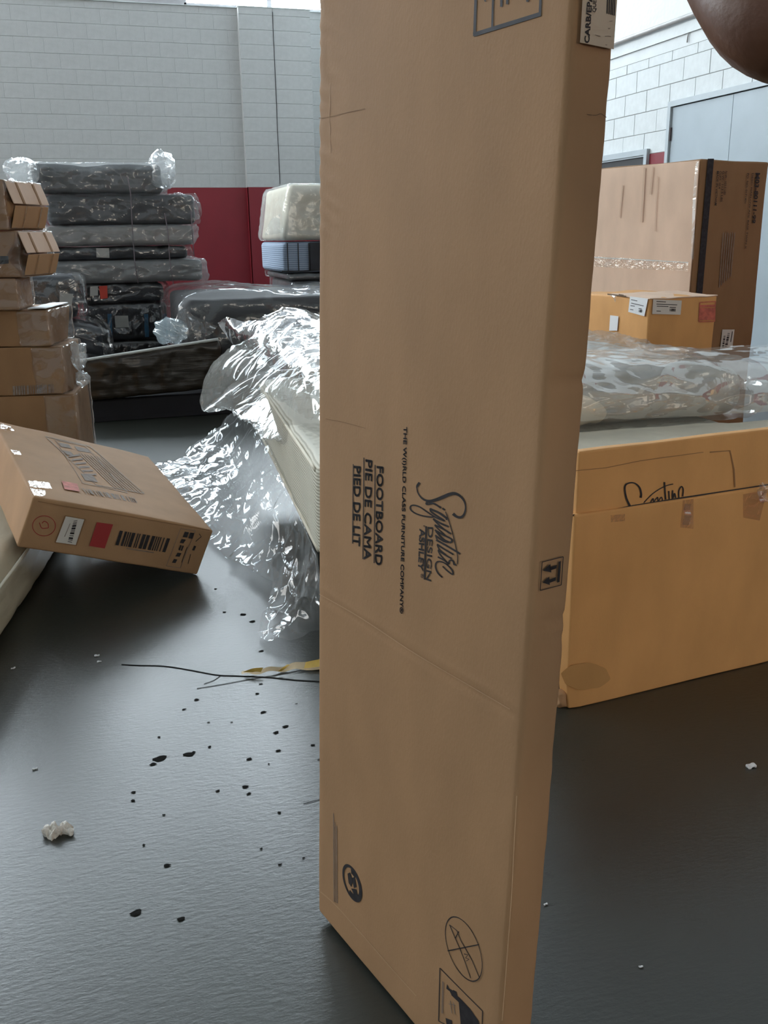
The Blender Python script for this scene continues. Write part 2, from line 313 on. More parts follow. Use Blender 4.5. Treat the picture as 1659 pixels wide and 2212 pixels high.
part('red_band', *box(PX0, PX1, WA-PD, WA-PD+.02, 0, RED), 'red_paint', pil); part('red_band', *box(PX0, PX0+.01, WA-PD, WA, 0, RED), 'red_paint', pil)
crackx = PX0+.515
hb = [block_mesh(crackx-PX0-.003, CH, 'y', jh=.002), block_mesh(PX1-crackx-.003, CH, 'y', jh=.002)]
for k in range(13):
    z = RED+k*CH; hh = min(CH, SILL-z)
    if hh < .05: continue
    ms = hb if hh > CH-.01 else [block_mesh(crackx-PX0-.003, hh, 'y'), block_mesh(PX1-crackx-.003, hh, 'y')]
    j = rnd.uniform(-.004, .004)
    put('block', ms[0], (PX0, WA-PD+rnd.uniform(0, .002), z), pil); put('block', ms[1], (crackx+.003+j*.3, WA-PD+rnd.uniform(0, .002), z), pil)
for xx in (PX0, PX1-.01): part('reveal', *box(xx, xx+.01, WA-PD+.03, WA+.004, RED, SILL), 'block_far_shaded', pil)
part('settling_crack', *tube([(crackx+.002+.006*nz((0, 0, z), 3, 2), WA-PD-.001, z) for z in np.linspace(RED+.05, SILL-.05, 60)], .0045, 5), 'dark', pil)
part('cap', *box(PX0-.01, PX1+.01, WA-PD-.005, WA+.02, SILL, SILL+.012), 'white_edge', pil)
part('sill', *box(WL, WB, WA-.02, WA+.1, SILL, SILL+.012), 'white_edge', wall_far)
part('infill_panel', *box(.375, 1.70, WA+.02, WA+.12, SILL, WTOP), 'winframe', wall_far)
def window(n, axis, u0, u1, z0, z1, at, panes, m, inward):
    """strip window: frame bars and separately built daylit panes"""
    bars, k = [], panes; w = .035; d0, d1 = (at+.03, at+.11)
    if inward > 0: d0, d1 = at-.11, at-.03
    bx = (lambda a, b, c, d: box(a, b, d0, d1, c, d)) if axis == 'x' else (lambda a, b, c, d: box(d0, d1, a, b, c, d))
    bars += [bx(u0, u1, z0, z0+w), bx(u0, u1, z1-w, z1)]
    for i in range(k+1): u = u0+(u1-u0)*i/k; bars.append(bx(max(u0, u-w), min(u1, u+w), z0, z1))
    fr = struct(f'window_{n}', *join(*bars), 'winframe')
    for i in range(k):
        a, b = u0+(u1-u0)*i/k+w, u0+(u1-u0)*(i+1)/k-w; dm = (d0+d1)/2
        v = box(a, b, dm-.004, dm+.004, z0+w, z1-w) if axis == 'x' else box(dm-.004, dm+.004, a, b, z0+w, z1-w)
        part('pane', *v, m, fr)
window(1, 'x', WL, .375, SILL+.012, WTOP, WA, 6, 'pane_far', -1)
window(2, 'x', 1.70, WB, SILL+.012, WTOP, WA, 3, 'pane_far', -1)
# right-hand wall of concrete blocks with two doors
wall_r = struct('wall_right', *join(box(WB+.006, WB+.25, WN, WA, 0, 2.935), box(WB, WB+.25, WN, WA, 2.935, CEIL)), 'joint')
part('upper_face', *box(WB-.001, WB+.02, WN, WA, 2.935, CEIL), 'plaster', wall_r)
part('beam_face', *box(WB-.02, WB+.02, WN, WA, 3.04, 3.14), 'plaster', wall_r)
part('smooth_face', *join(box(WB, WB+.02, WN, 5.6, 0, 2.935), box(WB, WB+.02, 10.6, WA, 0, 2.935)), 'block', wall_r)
part('red_band', *box(WB+.001, WB+.02, 5.6, 10.6, 0, RED), 'red_paint', wall_r)
part('lower_face', *box(WB-.001, WB+.02, WN, 5.6, 0, RED), 'red_paint', wall_r)
DY0, DY1, DTOP, SY0, STOP = 6.50, 8.461, 2.477, 8.781, 2.083
bfx, bhx, bqx = block_mesh(BL, CH, 'x', jv=.003, jh=.0035), block_mesh(BL/2, CH, 'x', jv=.003), block_mesh(BL, 2.935-(RED+4*CH), 'x', jv=.003)
yj = atX(600/4.377+1280, 1150/4.377, WB)[1]
for k in range(5):
    z = RED+k*CH; off = (0 if k % 2 == 1 else BL/2)
    y = yj+off-BL*9
    while y < 10.6:
        lo = DY1 if k < 2 else 5.6
        if y+BL > lo+.02 and y+BL < 10.7:
            if y < lo: 
                l = y+BL-lo
                if l > .05: put('block', block_mesh(l, CH if k < 4 else 2.935-z, 'x', jv=.003), (WB, lo, z), wall_r)
            else: put('block', bqx if k == 4 else bfx, (WB+rnd.uniform(0, .002), y, z), wall_r)
        y += BL
def frame_bars(y0, y1, zt, w, d): return join(box(WB-d, WB+.1, y0, y0+w, 0, zt), box(WB-d, WB+.1, y1-w, y1, 0, zt), box(WB-d, WB+.1, y0+w, y1-w, zt-w, zt))
d1 = struct('door_1', *frame_bars(DY0, DY1, DTOP, .05, .035), 'frame')
for (a, b) in ((7.492, DY1-.055), (DY0+.055, 7.486)):
    lf = part('door_leaf', *box(WB-.012, WB-.002, a, b, .01, DTOP-.058), 'door', d1)
    for z in (.25, 1.2, 2.121): part('hinge', *box(WB-.03, WB-.012, (b-.012 if b > 8 else a-.03), (b+.03 if b > 8 else a+.012), z, z+.12), 'hinge', lf)
part('backing', *box(WB-.0018, WB-.0012, DY0+.02, DY1-.02, 0, DTOP-.02), 'dark', d1)
d2 = struct('door_2', *frame_bars(SY0, SY0+1.02, STOP, .055, .035), 'frame')
part('door_leaf', *box(WB-.010, WB-.002, SY0+.056, SY0+.964, .01, STOP-.058), 'dark', d2)
part('door_stop', *join(box(WB-.022, WB-.011, SY0+.055, SY0+.07, 0, STOP-.055), box(WB-.022, WB-.011, SY0+.07, SY0+.96, STOP-.072, STOP-.055)), 'frame', d2)
tag(part('conduit_pipe', *tube([(WB-.045, y, 3.17) for y in np.linspace(3, 13, 30)], .024, 10), 'pipe', smooth=True), 'grey conduit pipe running along the upper white block wall', 'pipe')
tag(part('thin_cable', *tube([(WB-.012, atX(*p, WB)[1], atX(*p, WB)[2]) for p in [(1486, 92), (1488, 78), (1490, 68), (1495, 63), (1505, 60), (1520, 55)]], .006, 6), 'pipe', smooth=True), 'thin bent cable fixed to the white wall below the conduit pipe', 'cable')
# the unseen sides of the hall: left and near wall, their glazing placed for its light
struct('wall_left', *join(box(WL-.25, WL, WN, WA, 0, 3.6), box(WL-.25, WL, WN, WA, 7.0, CEIL), box(WL-.25, WL, WN, 3.4, 3.6, 7.0)), 'plaster')
window(3, 'y', 3.4, WA, 3.6, 7.0, WL, 8, 'pane_left', 1)
struct('wall_near', *join(box(WL, 1.9, WN-.25, WN, 0, CEIL), box(1.9, 5.2, WN-.25, WN, 3.3, CEIL), box(5.2, WB, WN-.25, WN, 0, CEIL)), 'plaster')
window(4, 'x', 1.9, 5.2, .02, 3.3, WN, 3, 'pane_near_fill', 1)     # unseen glazed door, added and tinted warm to light the tan carton

# ------------------------------------------------------------------ the tall footboard carton in front
def unit(v): v = np.asarray(v, float); return v/np.linalg.norm(v)
fd = -unit(ray(685.5, 7780)); fw = unit(np.cross(np.cross(ray(687, 1957), ray(906, 2218)), fd)); fw = fw if fw[1] < 0 else -fw; ft = np.cross(fd, fw)
FWD, FTH, FH = .537, .066, 1.68
P0 = atZ(686, 1968, .0125)
fb = thing('footboard_carton', (P0[0], P0[1], 0), 'tall narrow brown footboard carton standing on its end in front of everything', 'box')
cr_a, cr_b = [onplane(*p, P0, ft) for p in ((686, 1283), (1100, 1535))]
ca, cb = (np.dot(cr_a-P0, fw), np.dot(cr_a-P0, fd)), (np.dot(cr_b-P0, fw), np.dot(cr_b-P0, fd))
s1 = np.dot(onplane(1216, 1335, P0+fw*FWD, fw)-P0, fd); s2 = np.dot(onplane(1250, 822, P0+fw*FWD, fw)-P0, fd)
def fbul(u, v): return .004*math.sin(math.pi*min(max(u/FWD, 0), 1))*math.sin(math.pi*min(max(v/FH, 0), 1))+.0010*nz((u, 0, v), 5.0, 3)
def fbfn(p, n, S):
    u, t, v = p
    q = np.array(p)
    bul = fbul(u, v)
    vc = ca[1]+(cb[1]-ca[1])*(u-ca[0])/(cb[0]-ca[0]); dd = (v-vc)
    if t < .02:
        q[1] -= bul; q[1] += .0010*math.exp(-(dd/.006)**2)-.0006*math.exp(-((dd-.012)/.007)**2)
        if u < .09 and v > 1.28: q[1] += .0010*math.sin((v+u*.5)*2*math.pi/.030+3*nz(p,20,1))*min(1, (.09-u)/.05)
        q[1] += .003*math.exp(-((u-.04)/.004)**2)*(1 if 1.1 < v < 1.32 else 0)
    if u > S[0]-.02:
        for s_, a_ in ((s1, .003), (s2, .0035), (s1-.03, .002)): q[0] -= a_*math.exp(-((v-s_)/.006)**2)*(.4+.6*t/S[1])
        q[0] += .0012*nz(p, 7.0, 9)
        if t > .045: q[1] += .002*nz((0, 0, v), 7.0, 4)+.0012*nz((0, 0, v), 30.0, 4)
    return q
body = part('carton_body', *frame_xf(rbox(FWD, FTH, FH, .009, (40, 4, 230), fbfn), P0, fw, ft, fd), 'kraft', fb, True)
class BulgedFace(Face):                         # print follows the slightly bulging board
    def px(s, x, y):
        p = onplane(x, y, P0-ft*.003, ft)-P0; u, v = np.dot(p, fw), np.dot(p, fd); return P0+fw*u+fd*v-ft*(fbul(u, v)+.0009)
fA = BulgedFace(P0, -ft); fS = Face(P0+fw*(FWD+.001), fw, .0022)
z2 = lambda x, y: (680+x/2.962, 860+y/2.962); z3 = lambda x, y: (850+x/7.9, 1000+y/7.9); z5 = lambda x, y: (680+x/2.962, 1700+y/2.962); z4 = lambda x, y: (1120+x/3.078, 1100+y/3.078)
z1 = lambda x, y: (680+x/2.514, y/2.514)
def Q(z, *p): return [z(*a) for a in p]
text(fA, fb, 'FOOTBOARD', Q(z2, (400, 435), (388, 1062), (433, 1070), (442, 440)), bold=.0, fat=.04)
text(fA, fb, 'PIE DE CAMA', Q(z2, (326, 393), (314, 1030), (358, 1036), (369, 400)), bold=.0, fat=.04)
text(fA, fb, 'PIED DE LIT', Q(z2, (250, 435), (243, 940), (287, 947), (292, 438)), bold=.0, fat=.04)
text(fA, fb, 'THE W\u25cbRLD CLASS FURNITURE COMPANY\u00ae' if False else 'THE W(I)RLD CLASS FURNITURE COMPANY\u00ae', Q(z2, (568, 183), (543, 1372), (571, 1378), (597, 185)), bold=.0, fat=.035)
text(fA, fb, 'DESIGN', Q(z2, (728, 822), (718, 1162), (749, 1172), (762, 825)), bold=.012)
text(fA, fb, 'ASHLEY', Q(z2, (676, 832), (667, 1095), (701, 1110), (712, 832)), bold=.03)
text(fA, fb, 'BY', Q(z2, (700, 812), (700, 826), (712, 826), (712, 812))); text(fA, fb, '\u00ae', Q(z2, (684, 1120), (683, 1148), (703, 1150), (705, 1122)))
for p in (((388, 425), (382, 1055)), ((315, 380), (308, 1030)), ((245, 422), (240, 930)), ((721, 818), (711, 1160)), ((716, 818), (706, 1158))): part('underline', *stroke(fA, Q(z2, *p), 1.7), 'ink', fb)
sig = [([(460, 330), (425, 385), (415, 430), (440, 520), (510, 605), (610, 645), (720, 630), (850, 580), (960, 533), (1050, 520), (1140, 565), (1205, 655), (1228, 760), (1205, 870), (1150, 925), (1080, 915), (1020, 865)], [30, 34, 14, 16, 26, 34, 42, 48, 46, 42, 34, 20, 16, 26, 34, 34, 44]),
       ([(590, 655), (575, 690), (600, 700), (700, 690), (820, 765)], 26), ([(595, 660), (640, 665), (820, 755)], 22), ([(845, 770), (885, 800)], 26),
       ([(640, 770), (660, 790), (790, 850), (920, 945)], 30), ([(640, 790), (680, 850), (880, 985)], 24), ([(920, 945), (905, 970)], 20),
       ([(880, 990), (740, 930), (600, 840), (470, 750), (370, 718), (310, 735), (310, 790), (380, 850), (500, 895), (620, 915), (700, 920)], 20),
       ([(690, 950), (800, 1020), (945, 1085)], 26), ([(715, 1055), (850, 1120), (985, 1205)], 24), ([(700, 965), (790, 1060), (960, 1200)], 18), ([(720, 1065), (780, 1130), (900, 1240)], 16),
       ([(720, 1140), (850, 1220), (985, 1290), (1000, 1335), (960, 1350), (850, 1290), (735, 1160)], 24), ([(725, 1230), (860, 1330), (960, 1350)], 24),
       ([(740, 1310), (900, 1400), (1140, 1550)], 26), ([(735, 1240), (760, 1310), (880, 1400)], 16), ([(895, 830), (960, 1020), (1020, 1230), (1070, 1450), (1097, 1600), (1092, 1725)], 11),
       ([(755, 1385), (880, 1470), (1030, 1560)], 24), ([(760, 1400), (800, 1480), (900, 1560)], 16), ([(770, 1480), (880, 1560), (1000, 1630)], 22), ([(775, 1500), (820, 1580), (940, 1710)], 16),
       ([(770, 1600), (880, 1660), (945, 1715), (960, 1670), (1000, 1655), (1030, 1690), (1040, 1730), (1075, 1735)], 22),
       ([(850, 1760), (930, 1840), (1005, 1895), (1022, 1880), (1000, 1820), (930, 1740), (850, 1690), (770, 1680), (735, 1720), (735, 1790), (775, 1880), (845, 1950)], 20)]
def sig_geo(face, conv, strokes, k=7.9):
    ms = []
    for pts, w in strokes:
        P = smooth_line(pts, 5); ww = np.interp(np.linspace(0, len(pts)-1, len(P)), range(len(pts)), w if hasattr(w, '__len__') else [w]*len(pts))
        ms.append(stroke(face, [conv(*p) for p in P], list(ww*1.2/k)))
    return join(*ms)
part('script_logo', *sig_geo(fA, z3, sig), 'ink', fb)
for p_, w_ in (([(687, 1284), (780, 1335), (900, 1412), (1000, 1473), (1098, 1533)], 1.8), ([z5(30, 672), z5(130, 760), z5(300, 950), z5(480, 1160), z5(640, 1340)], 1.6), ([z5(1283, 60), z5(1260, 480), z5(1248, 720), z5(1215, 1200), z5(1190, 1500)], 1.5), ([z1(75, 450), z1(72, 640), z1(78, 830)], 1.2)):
    part('score_line', *stroke(fA, smooth_line(p_, 4), w_), 'kraft_line', fb)  # pale ribbons: highlight painted along the crease, plus worn folds
for p_ in ([(686, 255), z1(70, 635), z1(150, 615), z1(270, 590)], [(701, 905), (740, 912), (790, 925)]): part('crease_line', *stroke(fA, smooth_line(p_, 4), 1.2), 'kraft_brown', fb)
# handling sign on the narrow side
part('handling_sign', *join(outline(fS, Q(z4, (148, 348), (288, 312), (275, 500), (135, 537)), 1.7),
     ([fS.px(*p) for p in Q(z4, (258, 346), (272, 341), (263, 480), (247, 485))], [(0, 1, 2, 3)]),
     *[([fS.px(*p) for p in Q(z4, *t)], [tuple(range(len(t)))]) for t in (((153, 404), (203, 360), (209, 417)), ((197, 384), (246, 366), (243, 390), (199, 405)), ((150, 484), (195, 444), (199, 500)), ((193, 466), (240, 447), (238, 471), (195, 487)))]), 'ink', fb)
# prints near the foot
def ring(face, cpx, r, w, parent, m, name, a0=0, a1=360, ax=None, ay=None):
    c = face.px(*cpx); V, Fc = [], []; n = 40
    for i in range(n+1):
        a = math.radians(a0+(a1-a0)*i/n); e = math.cos(a)*ax+math.sin(a)*ay; V += [c+e*r, c+e*(r-w)]
    Fc = [(2*i, 2*i+1, 2*i+3, 2*i+2) for i in range(n)]; return part(name, V, Fc, m, parent)
cc = z5(234, 616); rr_ = .034
ring(fA, cc, rr_, rr_*.17, fb, 'ink', 'recycling_mark', 100, 250, fw, fd); ring(fA, cc, rr_, rr_*.40, fb, 'ink', 'recycling_mark', 250, 330, fw, fd); ring(fA, cc, rr_, rr_*.30, fb, 'ink', 'recycling_mark', 330, 420, fw, fd); ring(fA, cc, rr_, rr_*.45, fb, 'ink', 'recycling_mark', 60, 100, fw, fd)
part('recycling_arrows', *join(*[([fA.px(*p) for p in Q(z5, *t)], [tuple(range(len(t)))]) for t in (((205, 555), (222, 548), (238, 600), (228, 640), (212, 615)), ((232, 585), (250, 575), (262, 640), (246, 648)), ((228, 650), (262, 655), (268, 700), (246, 690)))]), 'ink', fb)
cc = z5(945, 1037); rr_ = .048
ring(fA, cc, rr_*1.02, rr_*.035, fb, 'ink', 'grade_stamp', 0, 360, fw*.93, fd)
part('grade_stamp_lines', *join(*[stroke(fA, Q(z5, *p), w) for p, w in ((((845, 1050), (1045, 1010)), 2.4), (((858, 882), (890, 960), (925, 1040), (955, 1120), (990, 1225)), 1.3), (((858, 882), (905, 920), (930, 985), (1000, 1110), (1045, 1220)), 1.3), (((895, 968), (918, 925)), 2.0), (((950, 1070), (975, 1075), (960, 1095), (982, 1105), (965, 1115)), 1.8))]), 'ink', fb)
part('small_print', *join(*[stroke(fA, Q(z5, (x0, y0), (x1, y1)), w) for x0, y0, x1, y1, w in ((113, 170, 118, 735, 1.3), (123, 225, 128, 740, 1.2), (134, 250, 138, 745, 1.3))]), 'ink_faded', fb)
part('care_panel', *join(outline(fA, Q(z5, (795, 1160), (1065, 1437), (1058, 1640), (785, 1500)), 1.8), *[([fA.px(*p) for p in Q(z5, *t)], [tuple(range(len(t)))]) for t in (((840, 1262), (852, 1290), (880, 1305), (872, 1340), (858, 1310), (836, 1292)), ((880, 1300), (900, 1312), (905, 1340), (920, 1350), (985, 1420), (1040, 1500), (1050, 1560), (930, 1560), (915, 1380), (868, 1335)), ((830, 1480), (870, 1495), (872, 1540), (836, 1520)))]), 'ink', fb)
part('small_print', *join(*[stroke(fA, Q(z5, *p), 1.3) for p in (((812, 1245), (806, 1450)), ((818, 1250), (812, 1452)), ((850, 1390), (895, 1400)), ((860, 1370), (870, 1450)), ((880, 1380), (890, 1455)))]), 'ink_faded', fb)
# printed frame at the top and the label on the side
part('printed_frame', *join(stroke(fA, Q(z1, (874, -200), (861, 195)), 5.5), stroke(fA, Q(z1, (856, 188), (1216, 74)), 9), stroke(fA, Q(z1, (1224, -200), (1212, 82)), 5), stroke(fA, Q(z1, (966, -200), (956, 150)), 4), stroke(fA, Q(z1, (1008, -80), (1005, 36)), 5), stroke(fA, Q(z1, (1042, -80), (1036, 22)), 5), stroke(fA, Q(z1, (1150, -60), (1145, 8)), 5), stroke(fA, Q(z1, (910, -30), (920, 8)), 3)), 'ink_grey', fb)
z6 = lambda x, y: (1180+x/6.14, y/6.14)
fL = Face(fS.o, fS.n, .0032); fT = Face(fS.o, fS.n, .0038)
lab = poly(fL, fb, Q(z6, (415, 570), (862, 660), (938, -420), (478, -520)), 'paper_tan', 'paper_label')
text(fT, lab, 'CARB/EPA', Q(z6, (535, 582), (580, -70), (510, -72), (468, 575)), bold=.03); text(fT, lab, 'QUEEN', Q(z6, (630, 172), (645, -90), (590, -92), (573, 166)), bold=.01)
part('small_print', *join(*[stroke(fT, Q(z6, (x, 190+i*6), (x+12, -150)), 2.2) for i, x in enumerate((770, 795, 820, 842, 866))]), 'ink', lab)
part('pen_mark', *join(*[stroke(fT, Q(z6, *p), 1.2) for p in (((785, 380), (800, 390), (812, 378)), ((740, 490), (780, 485), (820, 492)), ((745, 600), (768, 606), (765, 595)), ((610, 470), (680, 490)), ((800, 290), (840, 285)))]), 'ink_faded', lab)
part('torn_crease', *join(*[stroke(fS, smooth_line([z6(*q) for q in p], 4), w) for p, w in (([(515, 1520), (570, 1528), (640, 1530), (700, 1512), (740, 1535), (775, 1560)], [1, 1.5, 2, 2, 2, 1]+[1.5]*15),)]), 'kraft_dark', fb)

# ------------------------------------------------------------------ cartons
def noisy(a, f, s): 
    def fn(p, n, S): return p+n*a*nz(p, f, s)
    return fn
def axes(yaw): c, s = math.cos(yaw), math.sin(yaw); return np.array([c, s, 0]), np.array([-s, c, 0]), np.array([0, 0, 1.])
# big tan carton standing on edge on the right
T0, T1 = atZ(1222, 1536), atZ(1659, 1430); tx = unit(T1-T0); ty = np.array([-tx[1], tx[0], 0]); TZ = np.array([0, 0, 1.]); TW, TT, TH, TS = 1.62, .045, .74, .573
tc = thing('flat_tan_carton', (T0[0], T0[1], 0), 'wide flat tan carton standing on edge, its script logo half covered', 'box')
def tcfn(p, n, S):
    q = np.array(p)+n*.0022*nz(p, 6, 2)
    if p[0] < .04 and p[2] < .10: q[0] += .012*(1-p[2]/.10); q[1] += .006*(.04-p[0])/.04
    return q
part('lower_sleeve', *frame_xf(rbox(TW, TT, TS, .006, (40, 3, 20), tcfn), T0, tx, ty, TZ), 'kraft_tan', tc, True)
part('upper_panel', *frame_xf(rbox(TW-.012, TT-.014, TH-.35, .005, (30, 3, 14), noisy(.002, 6, 4)), T0+tx*.010+ty*.009+TZ*.35, tx, ty, TZ), 'kraft_tan', tc, True)
fU = Face(T0+ty*.0078, -ty, .0012); fLs = Face(T0-ty*.002, -ty, .0012)
z8 = lambda x, y: (1220+x/3.686, 580+y/3.686)
part('gap_line', *join(stroke(fU, Q(z8, (35, 1968), (350, 1930), (520, 1893), (960, 1822), (1430, 1752), (1700, 1710)), 4)), 'dark', tc)
sig2 = [([(515, 1890), (485, 1820), (475, 1740), (500, 1710), (550, 1708), (590, 1740), (605, 1790), (600, 1825)], [14, 12, 11, 10, 9, 10, 12, 16]), ([(625, 1865), (700, 1790), (790, 1735), (860, 1715)], 6), ([(680, 1860), (700, 1830), (705, 1855), (735, 1820), (740, 1850), (765, 1820), (775, 1845)], 7), ([(790, 1700), (795, 1780), (800, 1838)], 10), ([(825, 1770), (828, 1835)], 9), ([(855, 1765), (855, 1830), (870, 1790), (880, 1825)], 9), ([(905, 1825), (905, 1770), (925, 1735), (940, 1760), (935, 1815)], 8)]
part('script_logo', *sig_geo(fU, z8, sig2, 3.686), 'ink', tc)
part('score_line', *join(stroke(fU, Q(z8, (1150, 1462), (1313, 1450), (1345, 1600), (1352, 1740)), 2.2), stroke(fU, Q(z8, (80, 1610), (330, 1585), (600, 1530), (1100, 1462)), 1.2)), 'kraft_brown', tc)
zt = lambda x, y: (1120+x/3.078, 1100+y/3.078)
for q in (((610, 40), (705, 30), (705, 78), (612, 85)), ((1090, -60), (1160, -70), (1160, 130), (1072, 120)), ((1490, -100), (1650, -130), (1600, 75), (1490, 55))): poly(fLs, tc, Q(zt, *q), 'tape', 'clear_tape')
def crumpled_patch(face, pts, amp, seed, m, parent, name, n=14):
    P = [np.array(p, float) for p in pts]; V = []; 
    for j in range(n+1):
        for i in range(n+1):
            u, v = i/n, j/n; p = (1-u)*(1-v)*P[0]+u*(1-v)*P[1]+u*v*P[2]+(1-u)*v*P[3]; w = face.px(*p); V.append(w+face.n*amp*(ridge(w, 26, seed, 2.5)+.6*abs(nz(w, 22, seed))))
    return part(name, V, [(j*(n+1)+i, j*(n+1)+i+1, (j+1)*(n+1)+i+1, (j+1)*(n+1)+i) for j in range(n) for i in range(n)], m, parent, True)
crumpled_patch(fLs, Q(z8, (1500, 1700), (1590, 1700), (1580, 1850), (1510, 1850)), .02, 3, 'film_soft', tc, 'wrinkled_tape')
crumpled_patch(fLs, Q(z8, (945, 1870), (995, 1870), (990, 2040), (930, 2040)), .006, 5, 'film', tc, 'wrinkled_tape')
part('old_tape', [fLs.px(*p) for p in Q(zt, *[(440+165*math.cos(a)*(1 if math.cos(a) > -.3 else .95)+8*math.sin(5*a), 1110+88*math.sin(a)+5*math.cos(7*a)) for a in np.linspace(0, 2*math.pi, 28, endpoint=False)])], [tuple(range(28))], 'kraft_tape', tc)
part('torn_corner', *frame_xf(rbox(.05, .03, .05, .008, (8, 4, 8), lambda p, n, S: p+.012*np.array([nz(p, 40, 1), nz(p, 40, 5), 0])), T0+tx*(-.012)+ty*.012, tx, ty, TZ), 'kraft', tc, True)

# tall carton by the wall
kx, ky, kz = axes(math.radians(15.5)); K0 = np.array([3.315, 4.745, 0]); KW, KD, KH = .60, .92, 1.665
tk = thing('tall_carton', K0, 'tall upright brown carton with a black stripe and printed model number', 'box')
part('carton_body', *frame_xf(rbox(KW, KD, KH, .012, (14, 14, 26), lambda p, n, S: p+n*.006*nz(p, 3, 8)), K0, kx, ky, kz), 'kraft_brown', tk, True)
fk = Face(K0-ky*.004, -ky, .0025); fl = Face(K0-kx*.004, -kx, .0025)
pal = part('lit_side_panel', *frame_xf(rbox(.006, KD-.012, KH-.012, .002, (2, 10, 20), lambda p, n, S: p+np.array([.0035*nz(p, 4, 3), 0, 0])), K0+kx*(-.009)+ky*.006+kz*.006, kx, ky, kz), 'kraft_pale', tk, True)  # lighter board paints the light falling on the carton's left side
z9 = lambda x, y: (1480+x/5.268, 340+y/5.268)
poly(fk, tk, Q(z9, (252, 15), (322, 15), (190, 1540), (60, 3000), (-20, 3000), (122, 1540)), 'ink', 'black_stripe')
text(fk, tk, 'M03-80111-99', Q(z9, (795, 175), (752, 745), (792, 752), (848, 178)), bold=.03)
text(fk, tk, 'DESC: HARLOW ADJ. BASE TWIN X', Q(z9, (750, 180), (668, 1040), (690, 1045), (775, 182)), 'ink', .004); text(fk, tk, 'PO. NO: 0171401', Q(z9, (700, 180), (668, 520), (688, 522), (722, 182)), 'ink', .004)
for i, (s_, x, l) in enumerate((('N.W.: 103.5 LBS', 450, 270), ('G.W.: 113.5 LBS', 418, 350), ('CUFT: 10.4', 385, 200), ('MADE IN VIETNAM', 355, 390))): text(fk, tk, s_, Q(z9, (x, 155), (x-25*l/390, 155+l), (x-25*l/390+22, 157+l), (x+24, 157)), 'ink', .004)
part('small_print', *join(*[stroke(fk, Q(z9, (430+i*26, 855), (382+i*26, 1480-i*25)), 1.5) for i in range(6)]), 'ink_faded', tk)
ks = poly(fk, tk, Q(z9, (418, 1958), (556, 1958), (528, 2190), (390, 2190)), 'paper', 'paper_label'); fk2 = Face(fk.o, fk.n, .004)
barcode(fk2, ks, Q(z9, (475, 2000), (440, 2160), (470, 2160), (500, 2000)), 12); barcode(fk2, ks, Q(z9, (430, 2030), (410, 2160), (432, 2160), (452, 2030)), 10, seed=4)
part('small_print', *join(stroke(fk2, Q(z9, (530, 1980), (510, 2100)), 1.5)), 'ink', ks)
fl2 = Face(K0-kx*.014, -kx, .0015)
poly(fl2, tk, [(1283, 553), (1487, 566), (1486, 586), (1282, 576)], 'tape', 'clear_tape'); part('tape_edge', *stroke(fl2, [(1283, 556), (1380, 561), (1486, 567)], 1.8), 'white_edge', tk)
part('corner_tape', *stroke(fl2, [(1506, 348), (1500, 420), (1495, 560)], 6), 'film', tk)
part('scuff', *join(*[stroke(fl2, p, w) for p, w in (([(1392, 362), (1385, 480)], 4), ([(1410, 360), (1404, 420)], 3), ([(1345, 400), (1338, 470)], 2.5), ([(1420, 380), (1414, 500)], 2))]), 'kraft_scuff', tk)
# carton pile under and the labelled carton on top of it
sx, sy, sz = axes(math.radians(7)); S0 = np.array([2.585, 4.03, 0])
hid = thing('plain_carton', S0, 'plain brown carton under the labelled carton beside the tall carton', 'box'); part('carton_body', *frame_xf(rbox(.44, .62, .675, .01, (8, 8, 8), noisy(.003, 5, 3)), S0+sx*.0, sx, sy, sz), 'kraft_brown', hid, True)
part('tape_strip', *frame_xf(box(.19, .25, -.002, .622, .674, .6765), S0, sx, sy, sz), 'tape', hid)
sm = thing('labelled_carton', S0+sz*.680, 'small brown carton with white shipping labels and a red stamp', 'box')
SH = .288
def smfn(p, n, S):
    q = p+n*.004*nz(p, 7, 2)
    if p[2] > S[2]-.03: q[2] += .006*nz((p[0], p[1], 0), 9, 3)
    return q
part('carton_body', *frame_xf(rbox(.425, .60, SH, .010, (14, 14, 10), smfn), S0+sz*.682, sx, sy, sz), 'kraft_tan', sm, True)
part('lid_flap', *frame_xf(rbox(.43, .30, .006, .003, (12, 8, 2), lambda p, n, S: p+np.array([0, 0, .010*(p[1]/S[1])**2+.004*nz(p, 12, 1)])), S0+sz*(.677+SH)-sx*.002-sy*.003, sx, sy, sz), 'kraft_pale', sm, True)
fs1, fs2 = Face(S0-sy*.004, -sy, .002), Face(S0-sx*.004, -sx, .002); z10 = lambda x, y: (1220+x/3.686, 580+y/3.686)
a1 = poly(fs1, sm, Q(z10, (700, 245), (928, 255), (918, 368), (692, 362)), 'paper', 'paper_label'); a2 = poly(fs2, sm, Q(z10, (520, 222), (664, 240), (634, 380), (506, 345)), 'paper_white', 'paper_label')
fs1b, fs2b = Face(fs1.o, fs1.n, .0032), Face(fs2.o, fs2.n, .0032)
for fc, pr, pts in ((fs1b, a1, (((725, 262), (800, 266)), ((725, 283), (890, 290)), ((728, 300), (820, 303)), ((725, 338), (760, 340)), ((830, 308), (880, 310)))), (fs2b, a2, (((530, 248), (580, 258)), ((530, 275), (630, 298)), ((525, 295), (560, 300)), ((522, 325), (548, 330)), ((590, 318), (615, 322)))),): part('small_print', *join(*[stroke(fc, Q(z10, *p), 1.4) for p in pts]), 'ink', pr)
barcode(fs1b, a1, Q(z10, (830, 318), (878, 320), (876, 342), (828, 340)), 9); barcode(fs2b, a2, Q(z10, (592, 325), (620, 330), (616, 352), (590, 346)), 8)
